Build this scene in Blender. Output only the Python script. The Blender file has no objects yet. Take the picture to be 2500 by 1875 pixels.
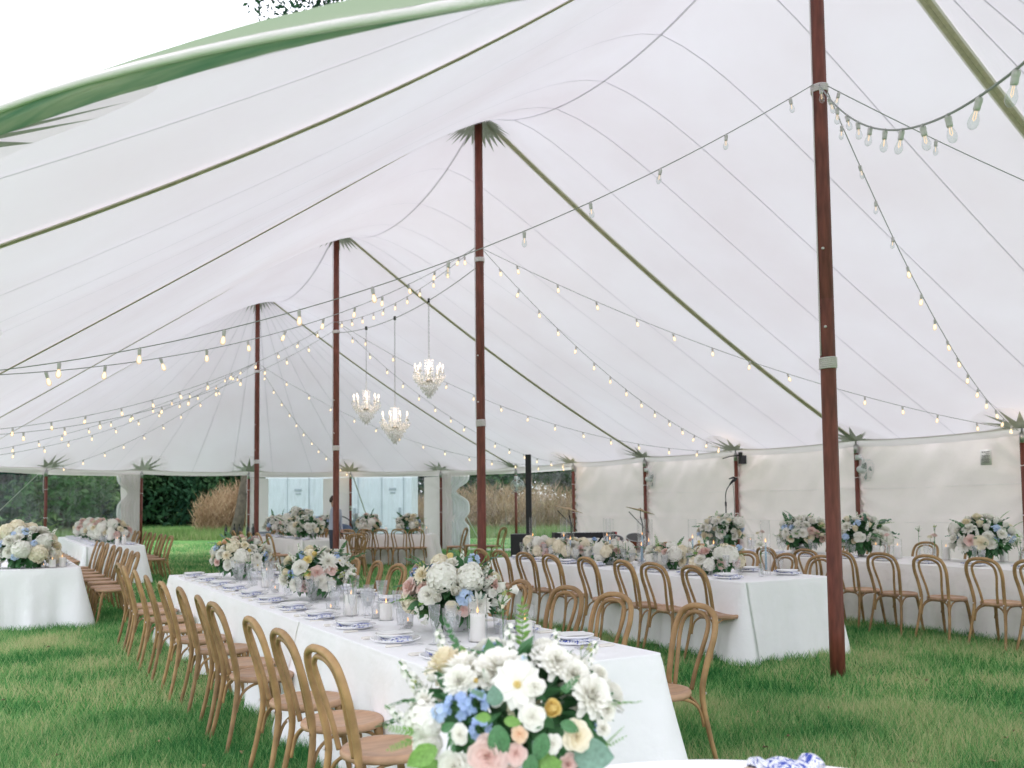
import bpy, math, random
import numpy as np
from mathutils import Vector, Matrix
PI = math.pi; R = math.radians
random.seed(7); rng = np.random.default_rng(7)
scene = bpy.context.scene; COL = scene.collection

# ---------------------------------------------------------------- camera, world, sun
CAM_H = 1.53
cd = bpy.data.cameras.new('camera'); cam = bpy.data.objects.new('camera', cd); COL.objects.link(cam)
pitch, roll = .0625, -.0104
fw = Vector((0, math.cos(pitch), math.sin(pitch))); up = Vector((0, -math.sin(pitch), math.cos(pitch))); rt = Vector((1, 0, 0))
c_, s_ = math.cos(roll), math.sin(roll)
r2 = rt*c_ + up*s_; u2 = up*c_ - rt*s_
cam.matrix_world = Matrix(((r2.x, u2.x, -fw.x, 0), (r2.y, u2.y, -fw.y, 0), (r2.z, u2.z, -fw.z, CAM_H), (0, 0, 0, 1)))
cd.sensor_width = 36; cd.lens = 2278/2500*36; cd.shift_y = 148.6/2500
cd.clip_end = 1000; cd.clip_start = .05
cd.dof.use_dof = True; cd.dof.focus_distance = 6.2; cd.dof.aperture_fstop = 3.4
scene.camera = cam
scene.view_settings.view_transform = 'Standard'; scene.view_settings.look = 'None'
scene.view_settings.exposure = 0.06; scene.view_settings.gamma = 1.0; scene.view_settings.use_curve_mapping = False
W = bpy.data.worlds.new('World'); scene.world = W; W.use_nodes = True
nt = W.node_tree; nt.nodes.clear()
sky = nt.nodes.new('ShaderNodeTexSky'); sky.sky_type = 'NISHITA'; sky.sun_disc = False
SUN_EL, SUN_AZ = R(64), R(-25)
sky.sun_elevation = SUN_EL; sky.sun_rotation = SUN_AZ
cl = nt.nodes.new('ShaderNodeRGB'); cl.outputs[0].default_value = (24.2, 24.2, 26.6, 1)
mx = nt.nodes.new('ShaderNodeMix'); mx.data_type = 'RGBA'; mx.inputs['Factor'].default_value = .86
bg = nt.nodes.new('ShaderNodeBackground'); bg.inputs['Strength'].default_value = .1
wo = nt.nodes.new('ShaderNodeOutputWorld')
nt.links.new(sky.outputs[0], mx.inputs['A']); nt.links.new(cl.outputs[0], mx.inputs['B'])
nt.links.new(mx.outputs['Result'], bg.inputs['Color']); nt.links.new(bg.outputs[0], wo.inputs[0])
sl = bpy.data.lights.new('sun', 'SUN'); sl.energy = 1.4; sl.angle = R(40); sl.color = (1, .97, .93)
so = bpy.data.objects.new('sun', sl); COL.objects.link(so)
sdir = Vector((math.sin(SUN_AZ)*math.cos(SUN_EL), math.cos(SUN_AZ)*math.cos(SUN_EL), math.sin(SUN_EL)))
so.rotation_euler = (-sdir).to_track_quat('-Z', 'Y').to_euler()
cy = scene.cycles
cy.max_bounces = 12; cy.diffuse_bounces = 8; cy.glossy_bounces = 3; cy.transmission_bounces = 6; cy.transparent_max_bounces = 24
cy.caustics_reflective = False; cy.caustics_refractive = False; cy.sample_clamp_indirect = 6

# ---------------------------------------------------------------- tent frame of reference: s along the ridge, t across
P1 = (2.798, 8.18); TH = .5142; L = 6.633
dX, dY = -math.sin(TH), math.cos(TH); nX, nY = dY, -dX
def ST(s, t, z=0.): return Vector((P1[0]+dX*s+nX*t, P1[1]+dY*s+nY*t, z))
ORD = ['first', 'second', 'third', 'fourth', 'fifth', 'sixth', 'seventh', 'eighth', 'ninth', 'tenth', 'eleventh', 'twelfth', 'thirteenth', 'fourteenth']

# ---------------------------------------------------------------- helpers
def lin(r, g, b):
    f = lambda c: ((c/255+.055)/1.055)**2.4 if c > 10 else c/255/12.92
    return (f(r), f(g), f(b), 1)
class MB:
    def __init__(s): s.v = []; s.f = []; s.m = []
    def add(s, v, f, m=0):
        o = len(s.v); s.v.extend([tuple(p) for p in v]); s.f.extend([tuple(i+o for i in q) for q in f]); s.m.extend([m]*len(f)); return s
    def merge(s, o, M=None, m=None):
        v = [M @ Vector(p) for p in o.v] if M else o.v
        k = len(s.v); s.v.extend([tuple(p) for p in v]); s.f.extend([tuple(i+k for i in q) for q in o.f]); s.m.extend(o.m if m is None else [m]*len(o.f)); return s
    def box(s, c, h, m=0, M=None):
        x, y, z = c; a, b, d = h
        v = [(x+i*a, y+j*b, z+k*d) for i in (-1, 1) for j in (-1, 1) for k in (-1, 1)]
        if M: v = [M @ Vector(p) for p in v]
        return s.add(v, [(0, 1, 3, 2), (4, 6, 7, 5), (0, 4, 5, 1), (2, 3, 7, 6), (0, 2, 6, 4), (1, 5, 7, 3)], m)
    def tube(s, pts, r, n=8, closed=False, m=0, caps=True):
        pts = [Vector(p) for p in pts]; N = len(pts); rings = []
        rad = r if hasattr(r, '__len__') else [r]*N
        prev = None
        for i, p in enumerate(pts):
            if closed: t = pts[(i+1) % N]-pts[i-1]
            else: t = pts[min(i+1, N-1)]-pts[max(i-1, 0)]
            t = t.normalized() if t.length > 1e-9 else Vector((0, 0, 1))
            if prev is None:
                a = Vector((0, 0, 1)) if abs(t.z) < .9 else Vector((1, 0, 0)); u = t.cross(a).normalized()
            else:
                u = prev - t*prev.dot(t); u = u.normalized() if u.length > 1e-6 else t.orthogonal().normalized()
            prev = u; w = t.cross(u)
            rings.append([p+(u*math.cos(2*PI*k/n)+w*math.sin(2*PI*k/n))*rad[i] for k in range(n)])
        v = [q for g in rings for q in g]; f = []
        for i in range(N if closed else N-1):
            j = (i+1) % N
            for k in range(n): f.append((i*n+k, i*n+(k+1) % n, j*n+(k+1) % n, j*n+k))
        if caps and not closed: f.append(tuple(range(n))[::-1]); f.append(tuple((N-1)*n+k for k in range(n)))
        return s.add(v, f, m)
    def lathe(s, prof, n=20, m=0, c=(0, 0, 0), cap=(False, False), fl=None):
        v = []; f = []
        for (r, z) in prof:
            for k in range(n):
                rr = r*(1+(fl[0]*math.cos(fl[1]*2*PI*k/n) if fl else 0))
                v.append((c[0]+rr*math.cos(2*PI*k/n), c[1]+rr*math.sin(2*PI*k/n), c[2]+z))
        for i in range(len(prof)-1):
            for k in range(n): f.append((i*n+k, i*n+(k+1) % n, (i+1)*n+(k+1) % n, (i+1)*n+k))
        if cap[0]: f.append(tuple(range(n))[::-1])
        if cap[1]: f.append(tuple((len(prof)-1)*n+k for k in range(n)))
        return s.add(v, f, m)
    def mesh(s, name, mats, smooth=True):
        me = bpy.data.meshes.new(name); me.from_pydata(s.v, [], s.f)
        for q in (mats if isinstance(mats, (list, tuple)) else [mats]): me.materials.append(q)
        me.polygons.foreach_set('material_index', s.m); me.polygons.foreach_set('use_smooth', [smooth]*len(s.f)); me.update(); return me
def link(name, data, parent=None, loc=(0, 0, 0), rot=(0, 0, 0), sc=(1, 1, 1)):
    o = bpy.data.objects.new(name, data); COL.objects.link(o); o.location = loc; o.rotation_euler = rot; o.scale = sc
    if parent: o.parent = parent
    return o
def obj(name, mb, mats, parent=None, loc=(0, 0, 0), rot=(0, 0, 0), smooth=True): return link(name, mb.mesh(name, mats, smooth), parent, loc, rot)
def tag(o, label=None, cat=None, group=None, kind=None):
    if label: o['label'] = label
    if cat: o['category'] = cat
    if group: o['group'] = group
    if kind: o['kind'] = kind
    return o
def thing(name, loc, rz, label, cat, group=None): return tag(link(name, None, None, loc, (0, 0, rz)), label, cat, group)
KIDS = {}
def dup(root, loc, rz, label, group=None, sc=None):
    if root.name not in KIDS:
        KIDS[root.name] = [(c, list(c.children)) for c in root.children]
    r = root.copy(); COL.objects.link(r); r.location = loc; r.rotation_euler = (0, 0, rz); r['label'] = label
    if sc: r.scale = sc
    if group: r['group'] = group
    for ch, gs in KIDS[root.name]:
        c = ch.copy(); COL.objects.link(c); c.parent = r
        for g in gs: q = g.copy(); COL.objects.link(q); q.parent = c
    return r

# ---------------------------------------------------------------- materials
MATS = {}
def mat(name, col, rough=.6, var=0., vscale=8., bump=0., bscale=60., metal=0., spec=.4, trans=0., sub=None, col2=None, stretch=None, coat=0.):
    if name in MATS: return MATS[name]
    m = bpy.data.materials.new(name); m.use_nodes = True; t = m.node_tree; N = t.nodes; K = t.links
    b = N['Principled BSDF']; b.inputs['Roughness'].default_value = rough; b.inputs['Metallic'].default_value = metal
    b.inputs['Specular IOR Level'].default_value = spec; b.inputs['Coat Weight'].default_value = coat
    b.inputs['Base Color'].default_value = col; m.diffuse_color = col
    tc = N.new('ShaderNodeTexCoord'); mp = N.new('ShaderNodeMapping'); K.new(tc.outputs['Object'], mp.inputs[0])
    if stretch: mp.inputs['Scale'].default_value = stretch
    src = None
    if var or col2:
        n = N.new('ShaderNodeTexNoise'); n.inputs['Scale'].default_value = vscale; n.inputs['Detail'].default_value = 5
        K.new(mp.outputs[0], n.inputs['Vector'])
        rp = N.new('ShaderNodeValToRGB'); rp.color_ramp.elements[0].position = .32; rp.color_ramp.elements[1].position = .68
        a = col2 if col2 else tuple(c*(1-var) for c in col[:3])+(1,)
        bb = col if col2 else tuple(min(1, c*(1+var)) for c in col[:3])+(1,)
        rp.color_ramp.elements[0].color = a; rp.color_ramp.elements[1].color = bb
        K.new(n.outputs['Fac'], rp.inputs[0]); K.new(rp.outputs[0], b.inputs['Base Color']); src = rp.outputs[0]
    if bump:
        n2 = N.new('ShaderNodeTexNoise'); n2.inputs['Scale'].default_value = bscale; n2.inputs['Detail'].default_value = 4; K.new(mp.outputs[0], n2.inputs['Vector'])
        bp = N.new('ShaderNodeBump'); bp.inputs['Strength'].default_value = bump; bp.inputs['Distance'].default_value = .02
        K.new(n2.outputs['Fac'], bp.inputs['Height']); K.new(bp.outputs[0], b.inputs['Normal'])
    if trans:
        tr = N.new('ShaderNodeBsdfTranslucent'); ms = N.new('ShaderNodeMixShader'); ms.inputs[0].default_value = trans
        if src: K.new(src, tr.inputs['Color'])
        else: tr.inputs['Color'].default_value = col
        if bump: K.new(bp.outputs[0], tr.inputs['Normal'])
        K.new(b.outputs[0], ms.inputs[1]); K.new(tr.outputs[0], ms.inputs[2]); K.new(ms.outputs[0], N['Material Output'].inputs[0])
    MATS[name] = m; return m
def emit(name, col, st):
    m = bpy.data.materials.new(name); m.use_nodes = True; t = m.node_tree; t.nodes.clear()
    e = t.nodes.new('ShaderNodeEmission'); e.inputs[0].default_value = col; e.inputs[1].default_value = st
    o = t.nodes.new('ShaderNodeOutputMaterial'); t.links.new(e.outputs[0], o.inputs[0]); m.cycles.emission_sampling = 'NONE'; return m
def glassy(name, tint, refl=1.0, haze=0., hcol=(.9, .9, .9, 1), rough=.02, bump=0., bscale=5., stretch=None):
    m = bpy.data.materials.new(name); m.use_nodes = True; t = m.node_tree; N = t.nodes; K = t.links; N.clear()
    tr = N.new('ShaderNodeBsdfTransparent'); tr.inputs[0].default_value = tint
    gl = N.new('ShaderNodeBsdfGlossy'); gl.inputs['Roughness'].default_value = rough
    fr = N.new('ShaderNodeLayerWeight'); fr.inputs['Blend'].default_value = .5
    pw = N.new('ShaderNodeMath'); pw.operation = 'POWER'; pw.inputs[1].default_value = 3.2; K.new(fr.outputs['Facing'], pw.inputs[0])
    mu = N.new('ShaderNodeMath'); mu.operation = 'MULTIPLY_ADD'; mu.inputs[1].default_value = .8*min(1.1, refl); mu.inputs[2].default_value = .045*refl; mu.use_clamp = True; K.new(pw.outputs[0], mu.inputs[0])
    mix = N.new('ShaderNodeMixShader'); K.new(mu.outputs[0], mix.inputs[0]); K.new(tr.outputs[0], mix.inputs[1]); K.new(gl.outputs[0], mix.inputs[2])
    out = N.new('ShaderNodeOutputMaterial'); last = mix.outputs[0]
    if bump or haze:
        tc = N.new('ShaderNodeTexCoord'); mp = N.new('ShaderNodeMapping'); K.new(tc.outputs['Object'], mp.inputs[0])
        if stretch: mp.inputs['Scale'].default_value = stretch[0:3]; mp.inputs['Rotation'].default_value = stretch[3:6]
        nz = N.new('ShaderNodeTexNoise'); nz.inputs['Scale'].default_value = bscale; nz.inputs['Detail'].default_value = 6; K.new(mp.outputs[0], nz.inputs['Vector'])
    if bump:
        bp = N.new('ShaderNodeBump'); bp.inputs['Strength'].default_value = bump; bp.inputs['Distance'].default_value = .05; K.new(nz.outputs['Fac'], bp.inputs['Height'])
        K.new(bp.outputs[0], gl.inputs['Normal']); K.new(bp.outputs[0], fr.inputs['Normal'])
    if haze:
        df = N.new('ShaderNodeBsdfDiffuse'); df.inputs[0].default_value = hcol
        rp = N.new('ShaderNodeMapRange'); rp.inputs['From Min'].default_value = .42; rp.inputs['From Max'].default_value = .72; rp.inputs['To Min'].default_value = haze*.5; rp.inputs['To Max'].default_value = haze*2.2
        K.new(nz.outputs['Fac'], rp.inputs[0]); m2 = N.new('ShaderNodeMixShader'); K.new(rp.outputs[0], m2.inputs[0]); K.new(last, m2.inputs[1]); K.new(df.outputs[0], m2.inputs[2]); last = m2.outputs[0]
    K.new(last, out.inputs[0]); return m

M_canopy = mat('sailcloth', (.88, .84, .90, 1), .85, trans=.285, bump=.3, bscale=1.6, spec=.1, col2=(.83, .77, .82, 1), vscale=.55)
M_seam = mat('seam_tape', (.74, .72, .76, 1), .8, trans=.5)
M_ridge = mat('ridge_tape', (.76, .74, .77, 1), .8, trans=.5)
M_web = mat('olive_webbing', (.62, .59, .43, 1), .8, var=.10, vscale=20, trans=.3)
M_webedge = mat('webbing_backing', (.80, .79, .70, 1), .8, trans=.3)
M_star = mat('sage_patch', (.40, .43, .36, 1), .8, var=.12, vscale=6, trans=.3)
M_starback = mat('pale_patch', (.96, .95, .94, 1), .8, trans=.86)
M_wall = mat('white_sidewall', (.93, .84, .84, 1), .85, var=.03, vscale=2, bump=.6, bscale=4, trans=.16, spec=.1)
M_border = mat('sidewall_border', (.84, .80, .80, 1), .8, bump=.4, bscale=5, trans=.25)
M_green = mat('green_hem', (.42, .46, .34, 1), .6, vscale=3.2, trans=.35, col2=(.10, .24, .16, 1), stretch=(.5, .5, 22), bump=.4, bscale=3)
M_sage = mat('sage_hem', (.36, .42, .32, 1), .7, trans=.35)
M_pole = mat('red_brown_pole', (.17, .048, .032, 1), .5, var=.3, vscale=30, stretch=(1, 1, .15), bump=.1)
M_rope = mat('white_rope', (.93, .85, .87, 1), .8, bump=.6, bscale=300)
M_wood = mat('oak_bentwood', (.34, .21, .095, 1), .5, var=.30, vscale=9, stretch=(1, 1, 1), bump=.08, bscale=80, spec=.35)
M_seat = mat('oak_seat', (.48, .30, .19, 1), .5, var=.14, vscale=6, stretch=(4, 1, 1), spec=.35)
M_cloth = mat('white_linen', (.92, .92, .93, 1), .9, bump=.9, bscale=5, spec=.1)
M_cloth2 = mat('ivory_linen', (.87, .85, .83, 1), .9, bump=.9, bscale=5, spec=.1)
M_ply = mat('table_plywood', (.35, .25, .16, 1), .7)
M_steel = mat('steel', (.5, .5, .5, 1), .35, metal=1.)
M_silver = mat('silver_cutlery', (.75, .75, .76, 1), .2, metal=1.)
M_ivory = mat('ivory_handle', (.75, .72, .66, 1), .3)
M_china = mat('white_china', (.88, .88, .88, 1), .18, spec=.6)
M_card = mat('white_card', (.82, .82, .82, 1), .7)
M_wax = mat('white_wax', (.92, .90, .87, 1), .5, trans=.25)
M_bluewax = mat('blue_grey_wax', (.30, .42, .52, 1), .5)
M_stone = mat('speckled_stone', (.50, .51, .50, 1), .8, col2=(.10, .10, .10, 1), vscale=60)
for e in MATS['speckled_stone'].node_tree.nodes:
    if e.type == 'VALTORGB': e.color_ramp.elements[0].position = .36; e.color_ramp.elements[1].position = .40
M_silverbowl = mat('silver_bowl', (.6, .6, .6, 1), .3, metal=.9)
M_black = mat('black_gear', (.02, .02, .024, 1), .5)
M_white = mat('white_plastic', (.72, .74, .74, 1), .4)
M_sock = mat('white_socket', (.66, .62, .63, 1), .5)
M_cable = mat('pale_cable', (.33, .34, .33, 1), .6)
M_clampm = mat('dark_clamp', (.03, .03, .03, 1), .4)
M_brass = mat('cymbal_bronze', (.42, .28, .14, 1), .35, metal=.8)
M_shell = mat('drum_shell', (.22, .06, .03, 1), .3, coat=.4)
G_glass = glassy('clear_glass', (.95, .96, .96, 1), 1.5, haze=.04, bscale=40)
G_cut = glassy('cut_glass', (.975, .98, .985, 1), 1.35, haze=.03, hcol=(.98, .98, 1, 1), bscale=90, bump=.25)
def glow_glass():
    m = glassy('lit_bulb_glass', (.95, .95, .95, 1), 1.0); t = m.node_tree; N = t.nodes; o = [n for n in N if n.type == 'OUTPUT_MATERIAL'][0]; src = o.inputs[0].links[0].from_socket
    e = N.new('ShaderNodeEmission'); e.inputs[0].default_value = (1, .74, .45, 1); e.inputs[1].default_value = 1.05; x = N.new('ShaderNodeMixShader'); x.inputs[0].default_value = .42
    t.links.new(src, x.inputs[1]); t.links.new(e.outputs[0], x.inputs[2]); t.links.new(x.outputs[0], o.inputs[0]); m.cycles.emission_sampling = 'NONE'; return m
G_lit = glow_glass()
G_bulb = glassy('bulb_glass', (.93, .95, .95, 1), 1.2, haze=.08, bscale=30)
G_smoke = glassy('hurricane_glass', (.98, .985, .985, 1), 1.0, haze=.012, bscale=20)
G_vinyl = glassy('clear_vinyl', (.80, .86, .86, 1), .8, haze=.08, hcol=(.75, .82, .85, 1), rough=.2, bump=.6, bscale=2.6, stretch=(3.5, 3.5, .45, .5, .6, .3))  # stretched pale haze paints crease highlights into the vinyl colour
G_crystal = glassy('crystal', (.97, .97, .97, 1), 1.6, haze=.26, hcol=(1, .98, .97, 1), rough=.08, bscale=80)
E_bulb = emit('warm_filament', (1, .70, .40, 1), 3.2)
E_dim = emit('dim_filament', (1, .72, .45, 1), 1.3)
E_flame = emit('candle_flame', (1, .48, .16, 1), 2.6)
E_candle = emit('chandelier_lamp', (1, .80, .60, 1), 3.2)
def petalm(n, c, c2=None, tr=.3): return mat(n, c, .7, trans=tr, spec=.15, col2=c2, vscale=25) if c2 else mat(n, c, .7, trans=tr, spec=.15)
PW = petalm('petal_white', (.88, .87, .81, 1)); PC = petalm('petal_cream', (.90, .85, .70, 1), (.88, .82, .66, 1)); PY = petalm('petal_yellow', (.90, .78, .38, 1))
PP = petalm('petal_peach', (.88, .70, .52, 1)); PB = petalm('petal_blush', (.86, .70, .64, 1), (.82, .63, .58, 1)); PM = petalm('petal_mauve', (.74, .60, .57, 1))
PBL = petalm('petal_blue', (.34, .46, .72, 1), (.44, .56, .80, 1)); PLB = petalm('petal_light_blue', (.58, .70, .85, 1), (.50, .62, .82, 1)); PG = petalm('petal_green', (.45, .50, .20, 1))
LD = mat('leaf_dark', (.075, .20, .08, 1), .45, var=.3, vscale=12, trans=.2, spec=.4); LL = mat('leaf_light', (.20, .38, .09, 1), .5, var=.25, vscale=12, trans=.35)
LE = mat('leaf_eucalyptus', (.17, .29, .22, 1), .6, var=.2, trans=.2); LS = mat('stem_green', (.10, .22, .06, 1), .5)
def objvary(m, lo, hi):
    t = m.node_tree; b = t.nodes['Principled BSDF']; src = b.inputs['Base Color'].links[0].from_socket; oi = t.nodes.new('ShaderNodeObjectInfo'); mr = t.nodes.new('ShaderNodeMapRange'); mr.inputs['To Min'].default_value = lo; mr.inputs['To Max'].default_value = hi
    hs = t.nodes.new('ShaderNodeHueSaturation'); t.links.new(oi.outputs['Random'], mr.inputs[0]); t.links.new(mr.outputs[0], hs.inputs['Value']); t.links.new(src, hs.inputs['Color']); t.links.new(hs.outputs[0], b.inputs['Base Color'])
objvary(M_wood, .82, 1.16); objvary(M_seat, .85, 1.12)
# blue toile napkin
def toile():
    m = bpy.data.materials.new('blue_toile'); m.use_nodes = True; t = m.node_tree; N = t.nodes; K = t.links; b = N['Principled BSDF']; b.inputs['Roughness'].default_value = .85
    tc = N.new('ShaderNodeTexCoord'); w = N.new('ShaderNodeTexNoise'); w.inputs['Scale'].default_value = 22; w.inputs['Detail'].default_value = 3; w.inputs['Distortion'].default_value = 2.2
    K.new(tc.outputs['Object'], w.inputs['Vector']); r = N.new('ShaderNodeValToRGB'); e = r.color_ramp
    e.elements[0].position = .43; e.elements[0].color = (.04, .075, .38, 1); e.elements[1].position = .49; e.elements[1].color = (.80, .81, .84, 1)
    q = e.elements.new(.56); q.color = (.80, .81, .84, 1); q = e.elements.new(.575); q.color = (.10, .16, .50, 1); q = e.elements.new(.605); q.color = (.80, .81, .84, 1)
    K.new(w.outputs['Fac'], r.inputs[0]); K.new(r.outputs[0], b.inputs['Base Color']); return m
M_toile = toile()

# ================================================================ GROUND
def gz(x, y):
    d = math.hypot(x, y-8)
    return 0.0 if d < 34 else (.022*(d-34) if d < 90 else 1.232+.004*(d-90))
def make_ground():
    rs = [0, 4, 8, 12, 16, 20, 25, 30, 34, 38, 44, 52, 62, 75, 90, 120, 180, 300, 500]; v = []; f = []; n = 48
    for r in rs:
        for k in range(n):
            a = 2*PI*k/n; x, y = r*math.cos(a), 8+r*math.sin(a); v.append((x, y, gz(x, y)))
    for i in range(len(rs)-1):
        for k in range(n): f.append((i*n+k, i*n+(k+1) % n, (i+1)*n+(k+1) % n, (i+1)*n+k))
    m = bpy.data.materials.new('lawn'); m.use_nodes = True; t = m.node_tree; N = t.nodes; K = t.links; b = N['Principled BSDF']
    b.inputs['Roughness'].default_value = .9; b.inputs['Specular IOR Level'].default_value = .1
    tc = N.new('ShaderNodeTexCoord')
    def noise(sc, d, e): q = N.new('ShaderNodeTexNoise'); q.inputs['Scale'].default_value = sc; q.inputs['Detail'].default_value = d; K.new(tc.outputs['Object'], q.inputs['Vector']); return q
    a = noise(.55, 6, 0); c = noise(28, 6, 0)
    r1 = N.new('ShaderNodeValToRGB'); r1.color_ramp.elements[0].position = .35; r1.color_ramp.elements[0].color = (.08, .24, .07, 1); r1.color_ramp.elements[1].position = .68; r1.color_ramp.elements[1].color = (.20, .40, .12, 1)
    q = r1.color_ramp.elements.new(.8); q.color = (.34, .42, .20, 1)
    K.new(a.outputs['Fac'], r1.inputs[0])
    r2_ = N.new('ShaderNodeValToRGB'); r2_.color_ramp.elements[0].position = .3; r2_.color_ramp.elements[0].color = (.35, .35, .35, 1); r2_.color_ramp.elements[1].position = .7; r2_.color_ramp.elements[1].color = (1.2, 1.2, 1.1, 1)
    K.new(c.outputs['Fac'], r2_.inputs[0])
    mm = N.new('ShaderNodeMix'); mm.data_type = 'RGBA'; mm.blend_type = 'MULTIPLY'; mm.inputs['Factor'].default_value = 1; K.new(r1.outputs[0], mm.inputs['A']); K.new(r2_.outputs[0], mm.inputs['B']); K.new(mm.outputs['Result'], b.inputs['Base Color'])
    bp = N.new('ShaderNodeBump'); bp.inputs['Strength'].default_value = .8; bp.inputs['Distance'].default_value = .04; K.new(c.outputs['Fac'], bp.inputs['Height']); K.new(bp.outputs[0], b.inputs['Normal'])
    mb = MB(); mb.add(v, f); tag(obj('ground', mb, m), kind='structure')
make_ground()
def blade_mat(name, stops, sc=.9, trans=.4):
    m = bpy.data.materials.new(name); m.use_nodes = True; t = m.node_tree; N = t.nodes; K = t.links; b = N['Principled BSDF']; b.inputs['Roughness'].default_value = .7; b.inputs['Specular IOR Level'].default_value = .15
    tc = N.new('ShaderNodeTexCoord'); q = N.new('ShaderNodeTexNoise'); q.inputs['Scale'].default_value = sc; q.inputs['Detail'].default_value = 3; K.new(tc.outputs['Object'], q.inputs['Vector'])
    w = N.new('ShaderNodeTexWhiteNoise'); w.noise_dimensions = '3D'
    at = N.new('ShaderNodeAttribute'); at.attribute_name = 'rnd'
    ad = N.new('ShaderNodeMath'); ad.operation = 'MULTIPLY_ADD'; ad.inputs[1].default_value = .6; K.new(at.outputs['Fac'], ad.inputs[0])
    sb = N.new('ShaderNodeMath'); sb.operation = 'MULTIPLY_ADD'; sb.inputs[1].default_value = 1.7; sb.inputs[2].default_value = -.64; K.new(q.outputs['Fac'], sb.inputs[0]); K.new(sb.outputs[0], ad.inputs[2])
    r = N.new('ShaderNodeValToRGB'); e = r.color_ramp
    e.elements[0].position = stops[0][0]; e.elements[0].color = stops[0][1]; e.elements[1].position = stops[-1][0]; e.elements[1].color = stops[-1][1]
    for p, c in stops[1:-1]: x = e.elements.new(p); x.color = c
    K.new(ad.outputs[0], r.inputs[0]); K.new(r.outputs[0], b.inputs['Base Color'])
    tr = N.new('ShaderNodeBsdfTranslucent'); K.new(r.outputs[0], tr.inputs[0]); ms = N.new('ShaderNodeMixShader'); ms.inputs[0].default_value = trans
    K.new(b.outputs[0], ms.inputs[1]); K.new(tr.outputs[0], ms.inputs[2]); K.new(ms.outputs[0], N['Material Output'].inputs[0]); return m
def np_mesh(name, verts, faces_n, mt, rnd, k=3):
    me = bpy.data.meshes.new(name); nv = len(verts); nf = nv//k
    me.vertices.add(nv); me.vertices.foreach_set('co', verts.astype(np.float32).ravel())
    me.loops.add(nv); me.loops.foreach_set('vertex_index', np.arange(nv, dtype=np.int32))
    me.polygons.add(nf); me.polygons.foreach_set('loop_start', np.arange(0, nv, k, dtype=np.int32)); me.polygons.foreach_set('loop_total', np.full(nf, k, dtype=np.int32))
    me.polygons.foreach_set('use_smooth', np.zeros(nf, dtype=bool))
    a = me.attributes.new('rnd', 'FLOAT', 'POINT'); a.data.foreach_set('value', np.repeat(rnd, k).astype(np.float32))
    me.materials.append(mt); me.update(calc_edges=True); return me
def make_grass():
    parts = []
    for (n, d0, d1, hh, ww) in ((190000, 3.0, 7.5, .085, .0075), (190000, 7.5, 15, .08, .010), (110000, 15, 40, .09, .02)):
        u = rng.random(n); d = np.sqrt(d0*d0+u*(d1*d1-d0*d0)); a = (rng.random(n)-.5)*1.18
        x = d*np.sin(a); y = d*np.cos(a)
        dd = np.hypot(x, y-8); z = np.where(dd < 34, 0, .022*(dd-34))
        h = hh*(.45+.9*rng.random(n)); b = rng.random(n)*2*PI; lean = h*(.2+.9*rng.random(n)); la = rng.random(n)*2*PI
        wx = np.cos(b)*ww/2; wy = np.sin(b)*ww/2
        p0 = np.stack([x-wx, y-wy, z-.005], 1); p1 = np.stack([x+wx, y+wy, z-.005], 1); p2 = np.stack([x+np.cos(la)*lean, y+np.sin(la)*lean, z+h], 1)
        parts.append(np.stack([p0, p1, p2], 1).reshape(-1, 3))
    v = np.concatenate(parts); n = len(v)//3
    m = blade_mat('grass_blade', [(.13, (.035, .18, .055, 1)), (.36, (.12, .36, .11, 1)), (.56, (.28, .52, .19, 1)), (.78, (.62, .62, .34, 1))], .8)
    tag(link('lawn_grass', np_mesh('lawn_grass', v, n, m, rng.random(n))), 'short green lawn grass growing under the tent and tables', 'grass', kind='stuff')
make_grass()

def litter():
    g = random.Random(11); mb = MB()
    for k in range(150):
        d = g.uniform(3.2, 16); a = g.uniform(-.58, .58); x, y = d*math.sin(a), d*math.cos(a); r = g.uniform(.012, .032); an = g.random()*6; z = g.uniform(.05, .085)
        mb.add([(x+r*math.cos(an), y+r*math.sin(an), z), (x-.5*r*math.sin(an), y+.5*r*math.cos(an), z+.01), (x-r*math.cos(an), y-r*math.sin(an), z-.01), (x+.5*r*math.sin(an), y-.5*r*math.cos(an), z+.006)], [(0, 1, 2, 3)], k % 2)
    tag(obj('fallen_leaves', mb, [mat('dry_leaf', (.40, .30, .16, 1), .8), mat('brown_leaf', (.16, .10, .05, 1), .8)]), 'small dry leaves scattered over the lawn between the tables', 'leaves', kind='stuff')
litter()
# ================================================================ TENT CANOPY
ZP, ZE, S3 = 7.52, 2.68, 3*L
WR, WL = 8.15, 7.0
poleang_far = [33, 60, 86, 112, 137]; poleang_near = [26, 52, 78, 103, 128, 163]
def ridge(s):
    x = (s/L) % 1.0
    if s <= 1e-6 or s >= S3-1e-6: x = 0
    return ZP-.86*(4*x*(1-x))**.85
def end_eave(a, near):
    k = 6.25 if near else 5.4
    return (-k*math.sin(a) if near else S3+k*math.sin(a), .57+7.57*math.cos(a))
def uz(zr, u, mid, ZE=ZE, sg=.24):
    e = .16*mid; g = (math.sqrt(u*u+e*e)-e)/(math.sqrt(1+e*e)-e) if e > 0 else u
    return zr+(ZE-zr)*g-sg*4*u*(1-u)
def nraise(t): return .075*max(0., min(1., (-t-5.5)/1.0))*max(0., min(1., (7.0+t)/.3))
def lsag(s): return .34-.30*min(1., max(0., s/(.8*L)))
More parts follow.
